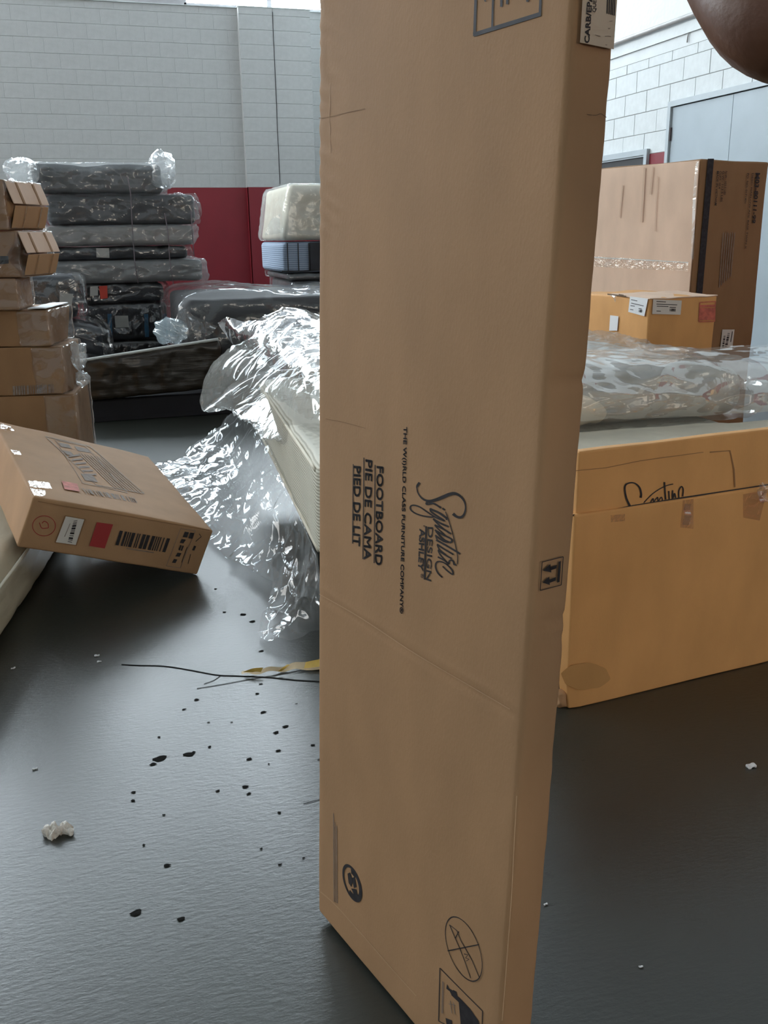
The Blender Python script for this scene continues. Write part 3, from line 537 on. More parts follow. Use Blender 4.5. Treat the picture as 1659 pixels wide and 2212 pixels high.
poly(fs2, sm, Q(z10, (362, 372), (428, 380), (418, 495), (354, 495)), 'paper_white', 'paper_label'); part('red_stamp', *join(outline(fs1, Q(z10, (1072, 270), (1196, 262), (1190, 420), (1064, 424)), 2), *[stroke(fs1, Q(z10, (1070, y), (1192, y-4)), w) for y, w in ((300, 5), (322, 4), (345, 9), (372, 6), (398, 8))]), 'red_faded', sm)
part('torn_edge', *join(*[stroke(fs2, Q(z10, *p), 3) for p in (((340, 205), (410, 212), (490, 222)), ((430, 208), (470, 215)))]), 'kraft_dark', sm); crumpled_patch(fs2, Q(z10, (385, 205), (428, 215), (420, 250), (400, 270)), .02, 8, 'film_soft', sm, 'peeling_tape', 8)

# tilted carton on the floor
tb = {k: np.array(v) for k, v in dict(A=(-.269, 3.337, .429), B=(.362, 3.517, .18), C=(.288, 3.529, .0), D=(-.343, 3.349, .248), E=(.174, 4.352, .31)).items()}
ta = unit(tb['C']-tb['D']); tcx = tb['B']-tb['C']; tcx = unit(tcx-ta*np.dot(tcx, ta)); tbk = np.cross(tcx, ta); BLn, BDp, BHt = .701, .865, .195
tl = thing('tilted_carton', (.288, 3.529, 0), 'brown carton propped at a slant with red square, barcode and circled two', 'box')
OB = tb['D']
def tlf(p, n, S):
    q = p+n*.003*nz(p, 6, 5)
    if n[2] > .5: q[2] += .004*math.sin(math.pi*p[0]/S[0])
    return q
part('carton_body', *frame_xf(rbox(BLn, BDp, BHt, .008, (24, 24, 8), tlf), OB, ta, tbk, tcx), 'kraft', tl, True)
ff, fto, flf = Face(OB-tbk*.003, -tbk, .0015), Face(OB+tcx*(BHt+.0035), tcx, .0025), Face(OB-ta*.003, -ta, .0015)
z6b = lambda x, y: (x/3.318, 880+y/3.318)
lb = poly(ff, tl, Q(z6b, (470, 780), (603, 800), (540, 985), (398, 965)), 'paper', 'paper_label'); ff2 = Face(ff.o, ff.n, .0028)
part('label_border', *outline(ff2, Q(z6b, (463, 774), (608, 800), (545, 988), (390, 966)), 1.6), 'kraft_brown', lb); barcode(ff2, lb, Q(z6b, (553, 808), (512, 968), (482, 962), (525, 812)), 16)
part('small_print', *stroke(ff2, Q(z6b, (500, 830), (460, 925)), 1.2), 'ink_faded', lb)
poly(ff, tl, Q(z6b, (692, 822), (808, 838), (748, 1010), (637, 992)), 'red_print', 'red_square')
barcode(ff, tl, Q(z6b, (857, 882), (1220, 940), (1185, 1038), (825, 985)), 22, seed=9); part('small_print', *stroke(ff, Q(z6b, (905, 1010), (1100, 1040)), 2.0), 'ink_faded', tl)
part('pen_circle', *join(stroke(ff, [z6b(313+82*math.cos(a), 848+72*math.sin(a)) for a in np.linspace(0, 2*math.pi, 30)], 1.4), stroke(ff, smooth_line(Q(z6b, (345, 862), (300, 865), (285, 840), (280, 825)), 4), 1.6), stroke(ff, smooth_line(Q(z6b, (345, 862), (340, 830), (315, 815), (300, 830)), 4), 1.6)), 'red_print', tl)
part('handling_panel', *outline(ff, Q(z6b, (1292, 868), (1398, 882), (1290, 1150), (1190, 1135)), 1.0), 'ink_faded', tl)
part('handling_icons', *join(*[([ff.px(*p) for p in Q(z6b, (x, y), (x+w, y+4), (x+w-14, y+h), (x-14, y+h-4))], [(0, 1, 2, 3)]) for x, y, w, h in ((1322, 890, 30, 42), (1362, 896, 30, 45), (1300, 942, 26, 32), (1290, 985, 10, 40), (1306, 988, 10, 40), (1320, 945, 10, 20), (1270, 1040, 28, 30), (1245, 1085, 24, 30), (1388, 990, 16, 36))], stroke(ff, Q(z6b, (1425, 905), (1440, 925), (1400, 960)), 1.5), stroke(ff, Q(z6b, (1340, 1000), (1300, 1110)), 1.2), stroke(ff, Q(z6b, (1365, 1050), (1345, 1120)), 1.2)), 'ink', tl)
part('faded_panel', *join(outline(fto, Q(z6b, (325, 212), (640, 280), (1030, 620), (690, 560)), 1.2), outline(fto, Q(z6b, (395, 235), (610, 280), (910, 615), (590, 545)), 1.0)), 'ink_faint', tl)
part('faded_lettering', *join(*[([fto.px(*p) for p in Q(z6b, *t)], [(0, 1, 2, 3)]) for t in (((415, 255), (490, 270), (515, 300), (435, 285)), ((530, 280), (620, 300), (650, 330), (555, 315)), ((445, 310), (505, 322), (530, 350), (475, 342)), ((575, 478), (665, 495), (700, 540), (610, 528)))], *[stroke(fto, Q(z6b, (490+i*24, 355+i*26), (568+i*24, 345+i*28)), 3.5) for i in range(6)]), 'ink_faded', tl)
part('faded_lines', *join(*[stroke(fto, Q(z6b, (560+i*22, 330+i*4), (830+i*24, 590+i*3)), 1.3) for i in range(8)]), 'ink_faint', tl)
barcode(fto, tl, Q(z6b, (585, 582), (960, 650), (985, 690), (615, 618)), 22, 'ink_faded', seed=3); poly(fto, tl, Q(z6b, (440, 530), (550, 552), (570, 608), (460, 590)), 'red_faded', 'red_smudge')
for i, q in enumerate((((195, 532), (345, 545), (368, 588), (215, 580)), ((212, 585), (320, 605), (322, 640), (240, 640)), ((72, 312), (135, 320), (148, 350), (88, 340)), ((0, 120), (70, 145), (100, 178), (0, 165)))): crumpled_patch(fto, Q(z6b, *q), .003, i, 'tape', tl, 'clear_tape', 8)
part('edge_crease', *stroke(ff, Q(z6b, (270, 672), (480, 712), (800, 760), (1500, 880)), 1.3), 'kraft_brown', tl)

# cartons piled at the left edge: (pixel of the front right top and bottom, yaw, depth, width, film and print)
CY = 5.0
def zpx(x, y, Y=CY): return atY(x, y, Y)[2]
rows = [  # name label, right x px, top py, bottom py, yaw deg, depth, material, crush
    ('plain brown carton at the bottom of the film-wrapped carton stack', 163, 850, None, -8, .50, 'kraft_brown', 0),
    ('brown carton with a wide barcode resting on the lowest stacked carton', 138, 747, 850, -10, .45, 'kraft_brown', 1),
    ('lit-topped brown carton directly above the carton with the wide barcode', 104, 668, 747, -14, .42, 'kraft_brown', 1),
    ('short brown carton under the carton with the burst open end', 37, 600, 668, -8, .35, 'kraft_brown', 0),
    ('brown carton with a burst and crushed open end in the stack', 38, 497, 600, -24, .36, 'kraft_brown', 2),
    ('taped brown carton with caved-in end on top of the stack', 9, 386, 497, -25, .36, 'kraft_brown', 3)]
zb = 0.0
stackc = []
for i, (lab_, rx, tpy, bpy_, yw, dep, mt, cr) in enumerate(rows):
    zt_ = zpx(rx, tpy); x_ = atY(rx, (tpy+(bpy_ or 940))/2, CY)[0]; ax_, ay_, az_ = axes(math.radians(yw)); h_ = zt_-zb; w_ = .62 if i < 3 else .5
    o_ = np.array([x_, CY, zb])-ax_*w_
    ct = thing('stacked_carton', (x_-.2, CY+.15, zb), lab_, 'box', 'cartons stacked on the left')
    def cfn(p, n, S, cr=cr, i=i):
        q = p+n*.004*nz(p, 6, i*3.1)
        rgt = max(0, (p[0]-(S[0]-.10))/.10)
        if cr == 1: q[0] -= rgt*.03*(1-p[2]/S[2])*(.5+nz(p, 5, i)); q[2] -= rgt*.006*max(0, p[1]/S[1])
        if cr == 2: q[0] += rgt*(-.05*math.exp(-((p[2]-S[2]*.45)/(S[2]*.22))**2)*(1.2 if p[1] < S[1]*.5 else .5)+.05*p[1]/S[1]*0)
        if cr == 3: q[0] += rgt*.03*math.exp(-((p[2]-S[2]*.42)/(S[2]*.16))**2)
        q[2] = min(max(q[2], 0), S[2]); return q
    part('carton_body', *frame_xf(rbox(w_, dep, h_-.002, .008, (14, 10, 10), cfn), o_, ax_, ay_, az_), mt, ct, True)
    fr = Face(np.array([x_, CY, zb])+ax_*.010, ax_, .003); ffr = Face(np.array([x_, CY, zb])-ay_*.004, -ay_, .002)
    stackc.append((ct, o_, ax_, ay_, az_, w_, dep, h_, fr, ffr))
    # stretch film over the end
    def ffn(p, n, S, i=i):
        q = p+n*(.006*ridge(p, 14, i*2.3)+.004*nz(p, 16, i)); q[2] = min(max(q[2], 0), S[2]); return q
    if i in (0, 2, 3, 5) or True:
        part('stretch_film', *frame_xf(rbox(.16, dep+.012, h_-.004, .012, (7, 16, 14), ffn), o_+ax_*(w_-.150)-ay_*.006, ax_, ay_, az_), 'film_light' if i != 3 else 'film', ct, True)
    zb = zt_
ct = stackc[1]; barcode(ct[9], ct[0], [(27, 834), (115, 830), (116, 848), (28, 854)], 24, 'ink_faded', seed=12)
ct = stackc[4]; poly(ct[9], ct[0], [(0, 553), (18, 553), (19, 569), (0, 571)], 'ink', 'printed_mark')
for k_ in (4, 5):
    ct, o_, ax_, ay_, az_, w_, dep, h_, fr, ffr = stackc[k_]
    # flaps and tape strips on the crushed end
    e = o_+ax_*(w_+.008)
    part('end_flap', *frame_xf(rbox(.006, dep*.96, h_*.44, .002, (2, 10, 8), lambda p, n, S: p+np.array([.035*(1-p[2]/S[2])+.004*nz(p, 12, 2), 0, 0])), e+az_*h_*.52+ay_*.01, ax_, ay_, az_), 'kraft_pale', ct, True)
    part('end_flap', *frame_xf(rbox(.006, dep*.90, h_*.44, .002, (2, 10, 8), lambda p, n, S: p+np.array([.035*(p[2]/S[2])+.004*nz(p, 12, 7), 0, 0])), e+az_*.01+ay_*.02, ax_, ay_, az_), 'kraft', ct, True)
    for j in (.25, .7): part('tape_strip', *frame_xf(rbox(.003, .018, h_*.43, .001, (1, 2, 8), lambda p, n, S: p+np.array([.035*(1-p[2]/S[2]), 0, 0])), e+ax_*.008+az_*h_*.52+ay_*dep*j, ax_, ay_, az_), 'kraft_brown', ct)
    for j in (.3, .72): part('tape_strip', *frame_xf(rbox(.003, .016, h_*.43, .001, (1, 2, 8), lambda p, n, S: p+np.array([.035*(p[2]/S[2]), 0, 0])), e+ax_*.008+az_*.01+ay_*dep*j, ax_, ay_, az_), 'tape', ct)
ct, o_, ax_, ay_, az_, w_, dep, h_, fr, ffr = stackc[2]
part('lit_top_flap', *frame_xf(rbox(.09, dep*.98, .005, .002, (10, 8, 1), lambda p, n, S: p+np.array([0, 0, .004*nz(p, 10, 3)])), o_+ax_*(w_-.092)+az_*(h_+.002), ax_, ay_, az_), 'paper_white', ct, True)  # white sheet paints the light lying on this carton's top
for k_, (px_, py_) in enumerate(((157, 772), (164, 808))):
    o = stackc[1]; cpt = atY(px_, py_, CY+.12)+np.array([.03, 0, 0])
    part('film_tail', *xf(rbox(.05, .04, .12 if k_ == 0 else .05, .02, (6, 6, 8), lambda p, n, S: p+n*(.018*ridge(p, 30, k_)+.012*nz(p, 30, 2))), cpt-np.array([.025, .02, .05])), 'film_soft', o[0], True)

# ------------------------------------------------------------------ mattresses and wrapped bedding
def soft(x0, x1, y0, y1, z0, z1, r=.07, n=(26, 20, 8), amp=.012, f=5, seed=0, fn=None, yaw=0):
    def g(p, nn, S):
        q = p+nn*amp*(nz(p, f, seed)+.5*nz(p, f*2.3, seed+4)); q[2] = min(max(q[2], 0), S[2])
        return fn(q, nn, S) if fn else q
    return xf(rbox(x1-x0, y1-y0, z1-z0, r, n, g), (x0, y0, z0), yaw)
def bag(x0, x1, y0, y1, z0, z1, r=.06, n=(44, 36, 12), amp=.02, f=6, seed=0, fn=None, yaw=0, free=0):
    def g(p, nn, S):
        q = p+nn*(amp*(ridge(p, f, seed)+.6*ridge(p, f*2.2, seed+3))+.5*amp*nz(p, f, seed))
        q[2] = min(max(q[2], 0), S[2]+(free or 0))
        return fn(q, nn, S) if fn else q
    return xf(rbox(x1-x0, y1-y0, z1-z0, r, n, g), (x0, y0, z0), yaw)
# central pile: box spring, striped mattress, bagged mattress
PY = math.radians(-4.2)
def pile(name, label, cat, loc): return thing(name, loc, label, cat)
bs = thing('box_spring', (.80, 2.86, 0), 'dark box spring on the floor under the striped cream mattress', 'box spring')
part('spring_cover', *soft(.98, 2.30, 2.88, 4.86, 0.004, .258, .03, (14, 14, 4), .004, 4, 1, None, PY*0), 'charcoal', bs, True)
part('corner_guard', *xf(rbox(.05, .05, .24, .01, (2, 2, 4)), (.975, 2.875, .006)), 'slate', bs)
sm_ = thing('striped_mattress', (.70, 2.80, .262), 'bare cream mattress with fine striped side panel half out of its plastic', 'mattress')
def smf(q, n, S):
    return q
part('ticking_cover', *soft(.63, 2.24, 2.80, 4.74, .262, .585, .035, (34, 40, 10), .006, 4, 3, smf, PY), 'cream', sm_, True)
part('piping', *xf(tube([(.012, y, .0) for y in np.linspace(.05, 1.90, 30)], .007, 6), (.617, 2.80, .560), PY), 'cream_top', sm_, True)
part('piping', *xf(tube([(.012, y, .0) for y in np.linspace(.05, 1.90, 30)], .007, 6), (.617, 2.80, .285), PY), 'cream_top', sm_, True)
fmw = thing('bagged_mattress', (1.5, 3.9, .588), 'grey mattress in a loose clear plastic bag lying on the striped mattress', 'mattress')
part('quilted_cover', *soft(.98, 2.38, 3.0, 4.86, .590, .775, .07, (26, 26, 6), .008, 5, 11), 'fog_light', fmw, True)
def bagfn(q, n, S):
    x = q[0]; lim = .42; t = max(0, (lim-x)/lim); yy = q[1]/S[1]
    q = q.copy()
    q[2] += .03*math.sin(q[1]*5)*t - .20*t*t*(.4+.6*yy)
    q[0] += .30*(1-yy)*max(0, 1-x/.8)
    q[2] += .05*math.exp(-((q[0]-.75)/.2)**2)*yy*(q[2] > .1)
    return q
part('plastic_bag', *bag(.50, 2.44, 2.93, 5.02, .590, .800, .07, (96, 84, 14), .016, 4.2, 2, bagfn, free=.05), 'film_bag', fmw, True)
part('bag_flap', *drape([[atY(*p) for p in r] for r in (((470, 700, 4.9), (560, 690, 4.6), (640, 672, 4.5), (720, 690, 4.5)), ((500, 745, 4.8), (570, 735, 4.3), (650, 720, 4.1), (720, 740, 4.0)), ((560, 800, 4.5), (600, 810, 4.0), (660, 790, 3.75), (720, 800, 3.6)), ((560, 845, 4.6), (610, 880, 4.0), (660, 900, 3.6), (720, 930, 3.4)))], 20, 20, lambda p, u, v: p+np.array([-.3, -.3, 1])*.02*(ridge(p, 3.5, 5, 2)+.4*ridge(p, 9, 1)+.6*nz(p,4,2))), 'film', fmw, True)
part('inner_pad', *soft(1.30, 1.80, 2.985, 3.25, .60, .735, .055, (16, 8, 6), .025, 7, 21), 'cream_top', fmw, True)
def crisp(p, u, v):
    g = np.array([p[0]*.7+p[2]*.5, p[1]*.7, p[2]*1.4-p[0]*.3]); k = .030*ridge(g, 4.5, 6, 1.8)+.016*ridge(g, 10, 3, 2.2)+.02*nz(g, 4, 7)
    return p+np.array([0, -1, .35])*k
part('draped_film', *drape([[np.array(q, float) for q in r] for r in (((1.02, 3.45, .825), (1.5, 3.45, .83), (2.0, 3.40, .82), (2.44, 3.30, .815), (2.72, 3.2, .83)), ((1.02, 3.0, .83), (1.5, 2.99, .825), (2.0, 2.96, .815), (2.44, 2.94, .80), (2.74, 2.92, .84)), ((1.02, 2.90, .75), (1.5, 2.89, .75), (2.0, 2.86, .73), (2.44, 2.84, .73), (2.75, 2.84, .74)), ((1.02, 2.89, .68), (1.5, 2.88, .675), (2.0, 2.85, .66), (2.44, 2.82, .66), (2.75, 2.82, .66)), ((1.02, 2.91, .645), (1.5, 2.90, .64), (2.0, 2.87, .63), (2.44, 2.85, .625), (2.75, 2.85, .62)))], 26, 22, crisp), 'film_bag', fmw, True)
part('loose_cover', *drape([[np.array(q, float) for q in r] for r in (((1.0, 2.89, .592), (1.6, 2.89, .592), (2.2, 2.86, .592), (2.8, 2.85, .592)), ((1.0, 2.74, .594), (1.6, 2.74, .594), (2.2, 2.72, .594), (2.8, 2.70, .594)), ((1.0, 2.56, .57), (1.6, 2.54, .57), (2.2, 2.50, .56), (2.8, 2.48, .56)), ((1.0, 2.46, .40), (1.6, 2.44, .39), (2.2, 2.40, .38), (2.8, 2.38, .38)))], 14, 12, lambda p, u, v: p+np.array([0, -.6, 1])*(.007*(1+nz(p, 5, 3))+.008*ridge(p, 4, 2, 1.5))), 'cream_top', sm_, True)
# sheet of film slipping off the pile on to the floor
T3 = lambda r: [atZ(*p) for p in r]
fs = thing('loose_plastic_sheet', atZ(560, 1200), 'crumpled clear plastic sheet spilling off the striped mattress onto the floor', 'plastic sheet')
rowsA = [((575, 925, .30), (530, 905, .26), (490, 905, .14), (462, 950, .03)), ((600, 980, .30), (545, 985, .22), (470, 985, .07), (360, 1018, .012)), ((640, 1075, .30), (570, 1090, .20), (480, 1085, .08), (385, 1075, .012)),
         ((678, 1155, .29), (615, 1170, .17), (530, 1180, .06), (440, 1150, .012)), ((700, 1215, .27), (645, 1235, .15), (580, 1235, .06), (500, 1215, .012)), ((712, 1300, .20), (665, 1300, .12), (620, 1290, .05), (590, 1262, .014))]
def shf(p, u, v):
    k = .030*(ridge(p, 3.5, 2, 2.0)+.5*ridge(p, 9, 7, 2.2)+.8*nz(p, 4, 2))*(1 if u > .02 else .3); q = p+np.array([-.35, -.2, .8])*k; q[0] -= .02*(1-u)**3; q[2] = max(q[2], .006+.01*abs(nz(p, 20, 1))); return q
part('film_fold', *drape([T3(r) for r in rowsA], 40, 26, shf), 'film_floor', fs, True)
rowsB = [((700, 1200, .27), (660, 1215, .2), (620, 1235, .10), (600, 1262, .05)), ((706, 1270, .22), (660, 1280, .15), (615, 1300, .07), (585, 1320, .03)), ((712, 1330, .14), (665, 1345, .08), (605, 1355, .04), (560, 1368, .012)), ((722, 1370, .06), (680, 1375, .03), (630, 1392, .014), (580, 1393, .01))]
part('film_fold', *drape([T3(r) for r in rowsB], 28, 28, lambda p, u, v: shf(p, u, v)), 'film_floor', fs, True)
rowsC = [((345, 1018, .01), (380, 1000, .03), (420, 985, .03), (460, 960, .03)), ((360, 1050, .01), (400, 1030, .05), (440, 1020, .05), (500, 990, .09)), ((400, 1090, .01), (430, 1075, .04), (470, 1060, .05), (520, 1040, .1))]
part('film_fold', *drape([T3(r) for r in rowsC], 26, 28, shf), 'film_floor', fs, True)
# dark foundations across the aisle
df = thing('brown_wrapped_foundation', (.33, 7.0, .17), 'dark brown film-wrapped foundation with a bright top edge lying across the aisle', 'foundation')
def rise(q, n, S): q = q.copy(); q[2] += .115*q[0]/1.05*(q[2]/S[2]*.6+.4); return q
part('wrapped_panel', *bag(-.21, .86, 6.95, 7.09, .165, .445, .03, (50, 6, 16), .010, 4, 4, rise), 'brown_film', df, True)
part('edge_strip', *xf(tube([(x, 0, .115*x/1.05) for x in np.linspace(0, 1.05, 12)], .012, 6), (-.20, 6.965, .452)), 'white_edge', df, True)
bf = thing('black_box_spring', (.35, 7.15, 0), 'black box spring flat on the floor under the brown wrapped foundation', 'box spring'); part('spring_cover', *soft(-.30, .95, 7.02, 7.26, .004, .165, .02, (12, 5, 4), .003, 4, 5), 'black', bf, True)
part('base_rail', *box(-.29, .94, 7.015, 7.03, .004, .03), 'black', bf)
# clear-wrapped mattress in the middle distance
mb = thing('black_foundation', (1.4, 8.0, 0), 'black foundation under the dark mattress in shiny clear plastic', 'foundation'); part('spring_cover', *soft(.72, 2.25, 7.30, 8.80, .004, .40, .03, (10, 10, 4), .004, 4, 8), 'black', mb, True); part('base_rail', *box(.73, 2.24, 7.295, 7.31, .004, .04), 'black', mb)
mm = thing('shiny_wrapped_mattress', (1.4, 8.0, .402), 'dark mattress in shiny clear plastic with its bag end twisted together', 'mattress')
part('dark_cover', *soft(.66, 2.24, 7.30, 8.85, .404, .835, .06, (20, 20, 8), .006, 4, 12), 'black', mm, True)
def midfn(q, n, S):
    q = q.copy(); t = max(0, 1-q[0]/.16); q[2] += -.04*t+.03*math.sin(q[0]*4)*(q[2] > .2); return q
part('plastic_wrap', *bag(.585, 2.27, 7.22, 8.93, .404, .865, .09, (56, 50, 16), .014, 2.6, 6, midfn, free=.04), 'film', mm, True)
gp = atY(375, 722, 7.24)
part('twisted_bag_end', *xf(rbox(.22, .16, .17, .07, (26, 16, 24), lambda p, n, S: p+n*(.010*math.sin(p[0]*50+p[2]*95)+.014*ridge(p, 12, 2))), gp-np.array([.13, .08, .06])), 'film_blue', mm, True)
part('bag_flap', *drape([[atY(*p) for p in r] for r in (((385, 655, 7.2), (400, 668, 7.18), (430, 690, 7.17), (470, 705, 7.17)), ((380, 690, 7.18), (395, 700, 7.16), (420, 710, 7.15), (450, 725, 7.15)), ((360, 735, 7.17), (385, 738, 7.15), (405, 738, 7.15), (425, 730, 7.15)))], 8, 8, lambda p, u, v: p+np.array([0, -.02, .01])*ridge(p, 12, 3)), 'film', mm, True)
# tall pile of wrapped mattresses by the far wall
YP = 9.0
zz = lambda py: atY(250, py, YP)[2]
X_ = lambda px, py: atY(px, py, YP)[0]
layers = [  # label, x px range, top, bottom, fabric, film, extras
    ('black box spring at the foot of the tall pile of wrapped mattresses', 180, 372, 738, None, 'black', 'film_light', 0),
    ('dark mattress with blue straps low in the tall pile', 178, 370, 657, 738, 'navy', 'film_light', 1),
    ('navy mattress with a red label in the tall pile', 120, 361, 612, 657, 'navy', 'film_light', 2),
    ('long grey wrapped mattress jutting out at the middle of the tall pile', 90, 444, 562, 612, 'slate', 'film_soft', 0),
    ('dark mattress with a small white tag in the tall pile', 92, 412, 532, 562, 'navy', 'film_light', 3),
    ('pale grey wrapped mattress sagging above the white-tagged one', 90, 424, 486, 532, 'fog', 'film_soft', 0),
    ('dark wrapped mattress second from the top of the tall pile', 92, 428, 418, 486, 'charcoal', 'film', 4),
    ('dark mattress in a puffed white bag on top of the tall pile', 62, 360, 350, 418, 'charcoal', 'film_soft', 5)]
zb = 0.0
for i, (lab_, xa, xb, tp, bt, fab, flm, ex) in enumerate(layers):
    flm = {'film_light': 'film_dark', 'film_soft': 'film_soft'}.get(flm, flm)
    top = zz(tp); x0, x1 = X_(xa, (tp+(bt or 800))/2), X_(xb, (tp+(bt or 800))/2); yo = .04*((i*37) % 5-2)*.5
    lt = thing('piled_mattress', ((x0+x1)/2, YP+1, zb), lab_, 'mattress' if i else 'box spring', 'wrapped mattresses in the tall pile')
    sag = None
    part('cover', *soft(x0+.03, x1-.03, YP+.03+yo, YP+1.9, zb+.004, top-.010, .045, (30, 10, 8), .022, 3.5, i*2.7, sag), fab, lt, True)
    part('plastic_wrap', *bag(x0, x1, YP+yo, YP+1.93, zb+.003, top, .05, (50, 14, 14), .022, 4.5, i*3.3+1, sag), flm, lt, True)
    fp = Face((0, YP+yo-.022, 0), (0, -1, 0), .001)
    if ex == 1:
        for xs in (236, 315, 355): part('strap', *stroke(fp, [(xs, 678), (xs+2, 728)], 9), 'blue_strap', lt)
        poly(fp, lt, [(247, 682), (276, 682), (278, 707), (249, 708)], 'white_tag', 'paper_tag')
    if ex == 2: poly(fp, lt, [(213, 618), (231, 617), (232, 644), (217, 646)], 'red_tag', 'red_label'); poly(fp, lt, [(194, 619), (211, 618), (211, 638), (194, 640)], 'white_tag', 'paper_tag')
    if ex == 3: poly(fp, lt, [(207, 536), (235, 536), (236, 557), (208, 556)], 'white_tag', 'paper_tag')
    if ex == 4:
        c_ = atY(398, 440, YP); part('bag_end', *xf(rbox(.26, .6, .17, .08, (14, 10, 12), lambda p, n, S: p+n*(.03*ridge(p, 8, 3)+.02*nz(p, 8, 1))-np.array([0, 0, .05*(p[0]/S[0])**2])), np.array([c_[0]-.12, c_[1], zb+.085])), 'film', lt, True)
    if ex == 5:
        for sgn, px_, py_, w_, h_ in ((-1, 48, 372, .22, .17), (1, 352, 378, .16, .27)):
            c_ = atY(px_, py_, YP+.15); part('bag_end', *xf(rbox(w_, .5, h_, .07, (12, 10, 14), lambda p, n, S: p+n*(.03*ridge(p, 9, sgn)+.03*nz(p, 7, sgn*3))), np.array([c_[0]-w_/2, c_[1]-.2, max(c_[2]-h_/2, zb+.065)])), 'film_soft', lt, True)
    zb = top
for k_, pts in enumerate((((275, 380), (282, 420), (284, 470), (290, 560), (298, 612)), ((355, 460), (362, 500), (366, 560), (374, 615)), ((412, 455), (416, 520), (419, 555)))):
    tag(part('twine', *tube([atY(x, y, YP-.05) for x, y in pts], .004, 5), 'twine', smooth=True), ('longest thin twine down the front of the tall mattress pile from its top mattress', 'thin twine crossing the grey layers near the end of the tall mattress pile', 'short twine hanging at the jutting bag end of the tall mattress pile')[k_], 'twine')
# two wrapped mattresses drooping beside the carton stack
YQ = 8.0
for (lab_, xa, xb, tp, bt, sd, tg) in (('lower dark mattress with drooping plastic end beside the carton stack', -150, 232, 690, 758, 1, None), ('upper dark mattress with white plastic edge and paper tag beside the carton stack', -180, 184, 588, 688, 2, (128, 632, 158, 660))):
    x0, x1, z1_, z0_ = atY(xa, 700, YQ)[0], atY(xb, 650, YQ)[0], atY(150, tp, YQ)[2], atY(150, bt, YQ)[2]
    mt_ = thing('drooping_mattress', ((x0+x1)/2, YQ+.4, z0_), lab_, 'mattress', 'drooping mattresses')
    dr = lambda q, n, S, dk=(.10 if sd == 1 else .02): q+np.array([0, 0, -dk*max(0, (q[0]-(S[0]-.45))/.45)**2])
    part('cover', *soft(x0, x1-.07, YQ+.02, YQ+.75, z0_+.012, z1_-.016, .06, (26, 8, 8), .008, 5, sd, dr), 'navy', mt_, True)
    part('plastic_wrap', *bag(x0, x1, YQ, YQ+.78, z0_, z1_, .07, (40, 14, 12), .014, 5, sd*5, dr), 'film_dark', mt_, True)
    if tg: fq = Face((0, YQ-.02, 0), (0, -1, 0)); poly(fq, mt_, [(tg[0], tg[1]), (tg[2], tg[1]+3), (tg[2]-4, tg[3]), (tg[0], tg[3]-6)], 'white_tag', 'paper_tag')
mbase = thing('black_mattress_base', (-.6, 8.4, 0), 'black wrapped base under the two drooping mattresses', 'foundation'); part('spring_cover', *soft(-1.6, -.42, 8.02, 8.75, .004, atY(150, 758, YQ)[2]-.003, .03, (10, 6, 4), .004, 4, 9), 'black', mbase, True); part('base_rail', *box(-1.59, -.43, 8.015, 8.03, .004, .04), 'black', mbase)
# bedding stack by the far wall, seen beside the carton
YB = 10.2
bx = lambda px, py: atY(px, py, YB)
bl = [('grey wrapped foundation at the bottom of the bedding stack by the red wall', 632, None, 606, 'slate', 'film_light', .0), ('grey wrapped cushion under the blue checked quilted mattress', 622, 608, 590, 'slate', 'film_light', 0), ('blue checked quilted mattress in the bedding stack by the red wall', 607, 590, 520, 'blue_quilt', None, 0), ('pale cushion in a clear plastic bag on top of the blue checked mattress', 603, 520, 396, 'cream_top', 'film_soft', .1)]
zb = 0
for i, (lab_, px_, bt, tp, fab, flm, sl) in enumerate(bl):
    top = bx(650, tp)[2]; x0 = bx(px_, tp)[0]; x1 = x0+1.5
    bt_ = thing('stacked_bedding', (x0+.7, YB+.7, zb), lab_, 'mattress' if i != 3 else 'cushion', 'bedding by the red wall')
    slant = lambda q, n, S, sl=sl: q+np.array([sl*1.6*q[2] if q[0] < .5 else 0, 0, 0])
    part('cover', *soft(x0+.02, x1, YB+.02, YB+1.4, zb+.003, top-.012, .05, (16, 8, 8), .006, 5, i, slant), fab, bt_, True)
    if flm: part('plastic_bag', *bag(x0-.01, x1+.02, YB-.02, YB+1.43, zb+.002, top, .06, (30, 12, 14), .015, 5, i*4, slant), flm, bt_, True)
    if i == 2:
        fq = Face((0, YB+.006, 0), (0, -1, 0), .004)
        part('check_stripe', *join(*[stroke(fq, [(x, 525), (x+2, 585)], 2.2) for x in (620, 643, 666, 690)]), 'dark', bt_); part('dark_corner_panel', *join(*[stroke(fq, [(668, 524), (670, 584)], 1), ([fq.px(*p) for p in ((668, 524), (720, 522), (720, 578), (669, 584))], [(0, 1, 2, 3)])]), 'navy', bt_)
        part('piping', *stroke(fq, [(608, 586), (650, 586), (720, 580)], 2.5), 'dark', bt_)
    if i == 3: part('bag_tail', *drape([[atY(*p, YB) for p in r] for r in (((605, 462), (585, 474), (575, 496)), ((603, 484), (588, 494), (571, 508)), ((606, 503), (590, 506), (570, 509)))], 6, 6, lambda p, u, v: p+np.array([0, -.05, 0])*ridge(p, 8, 2)), 'film_soft', bt_, True)
    zb = top
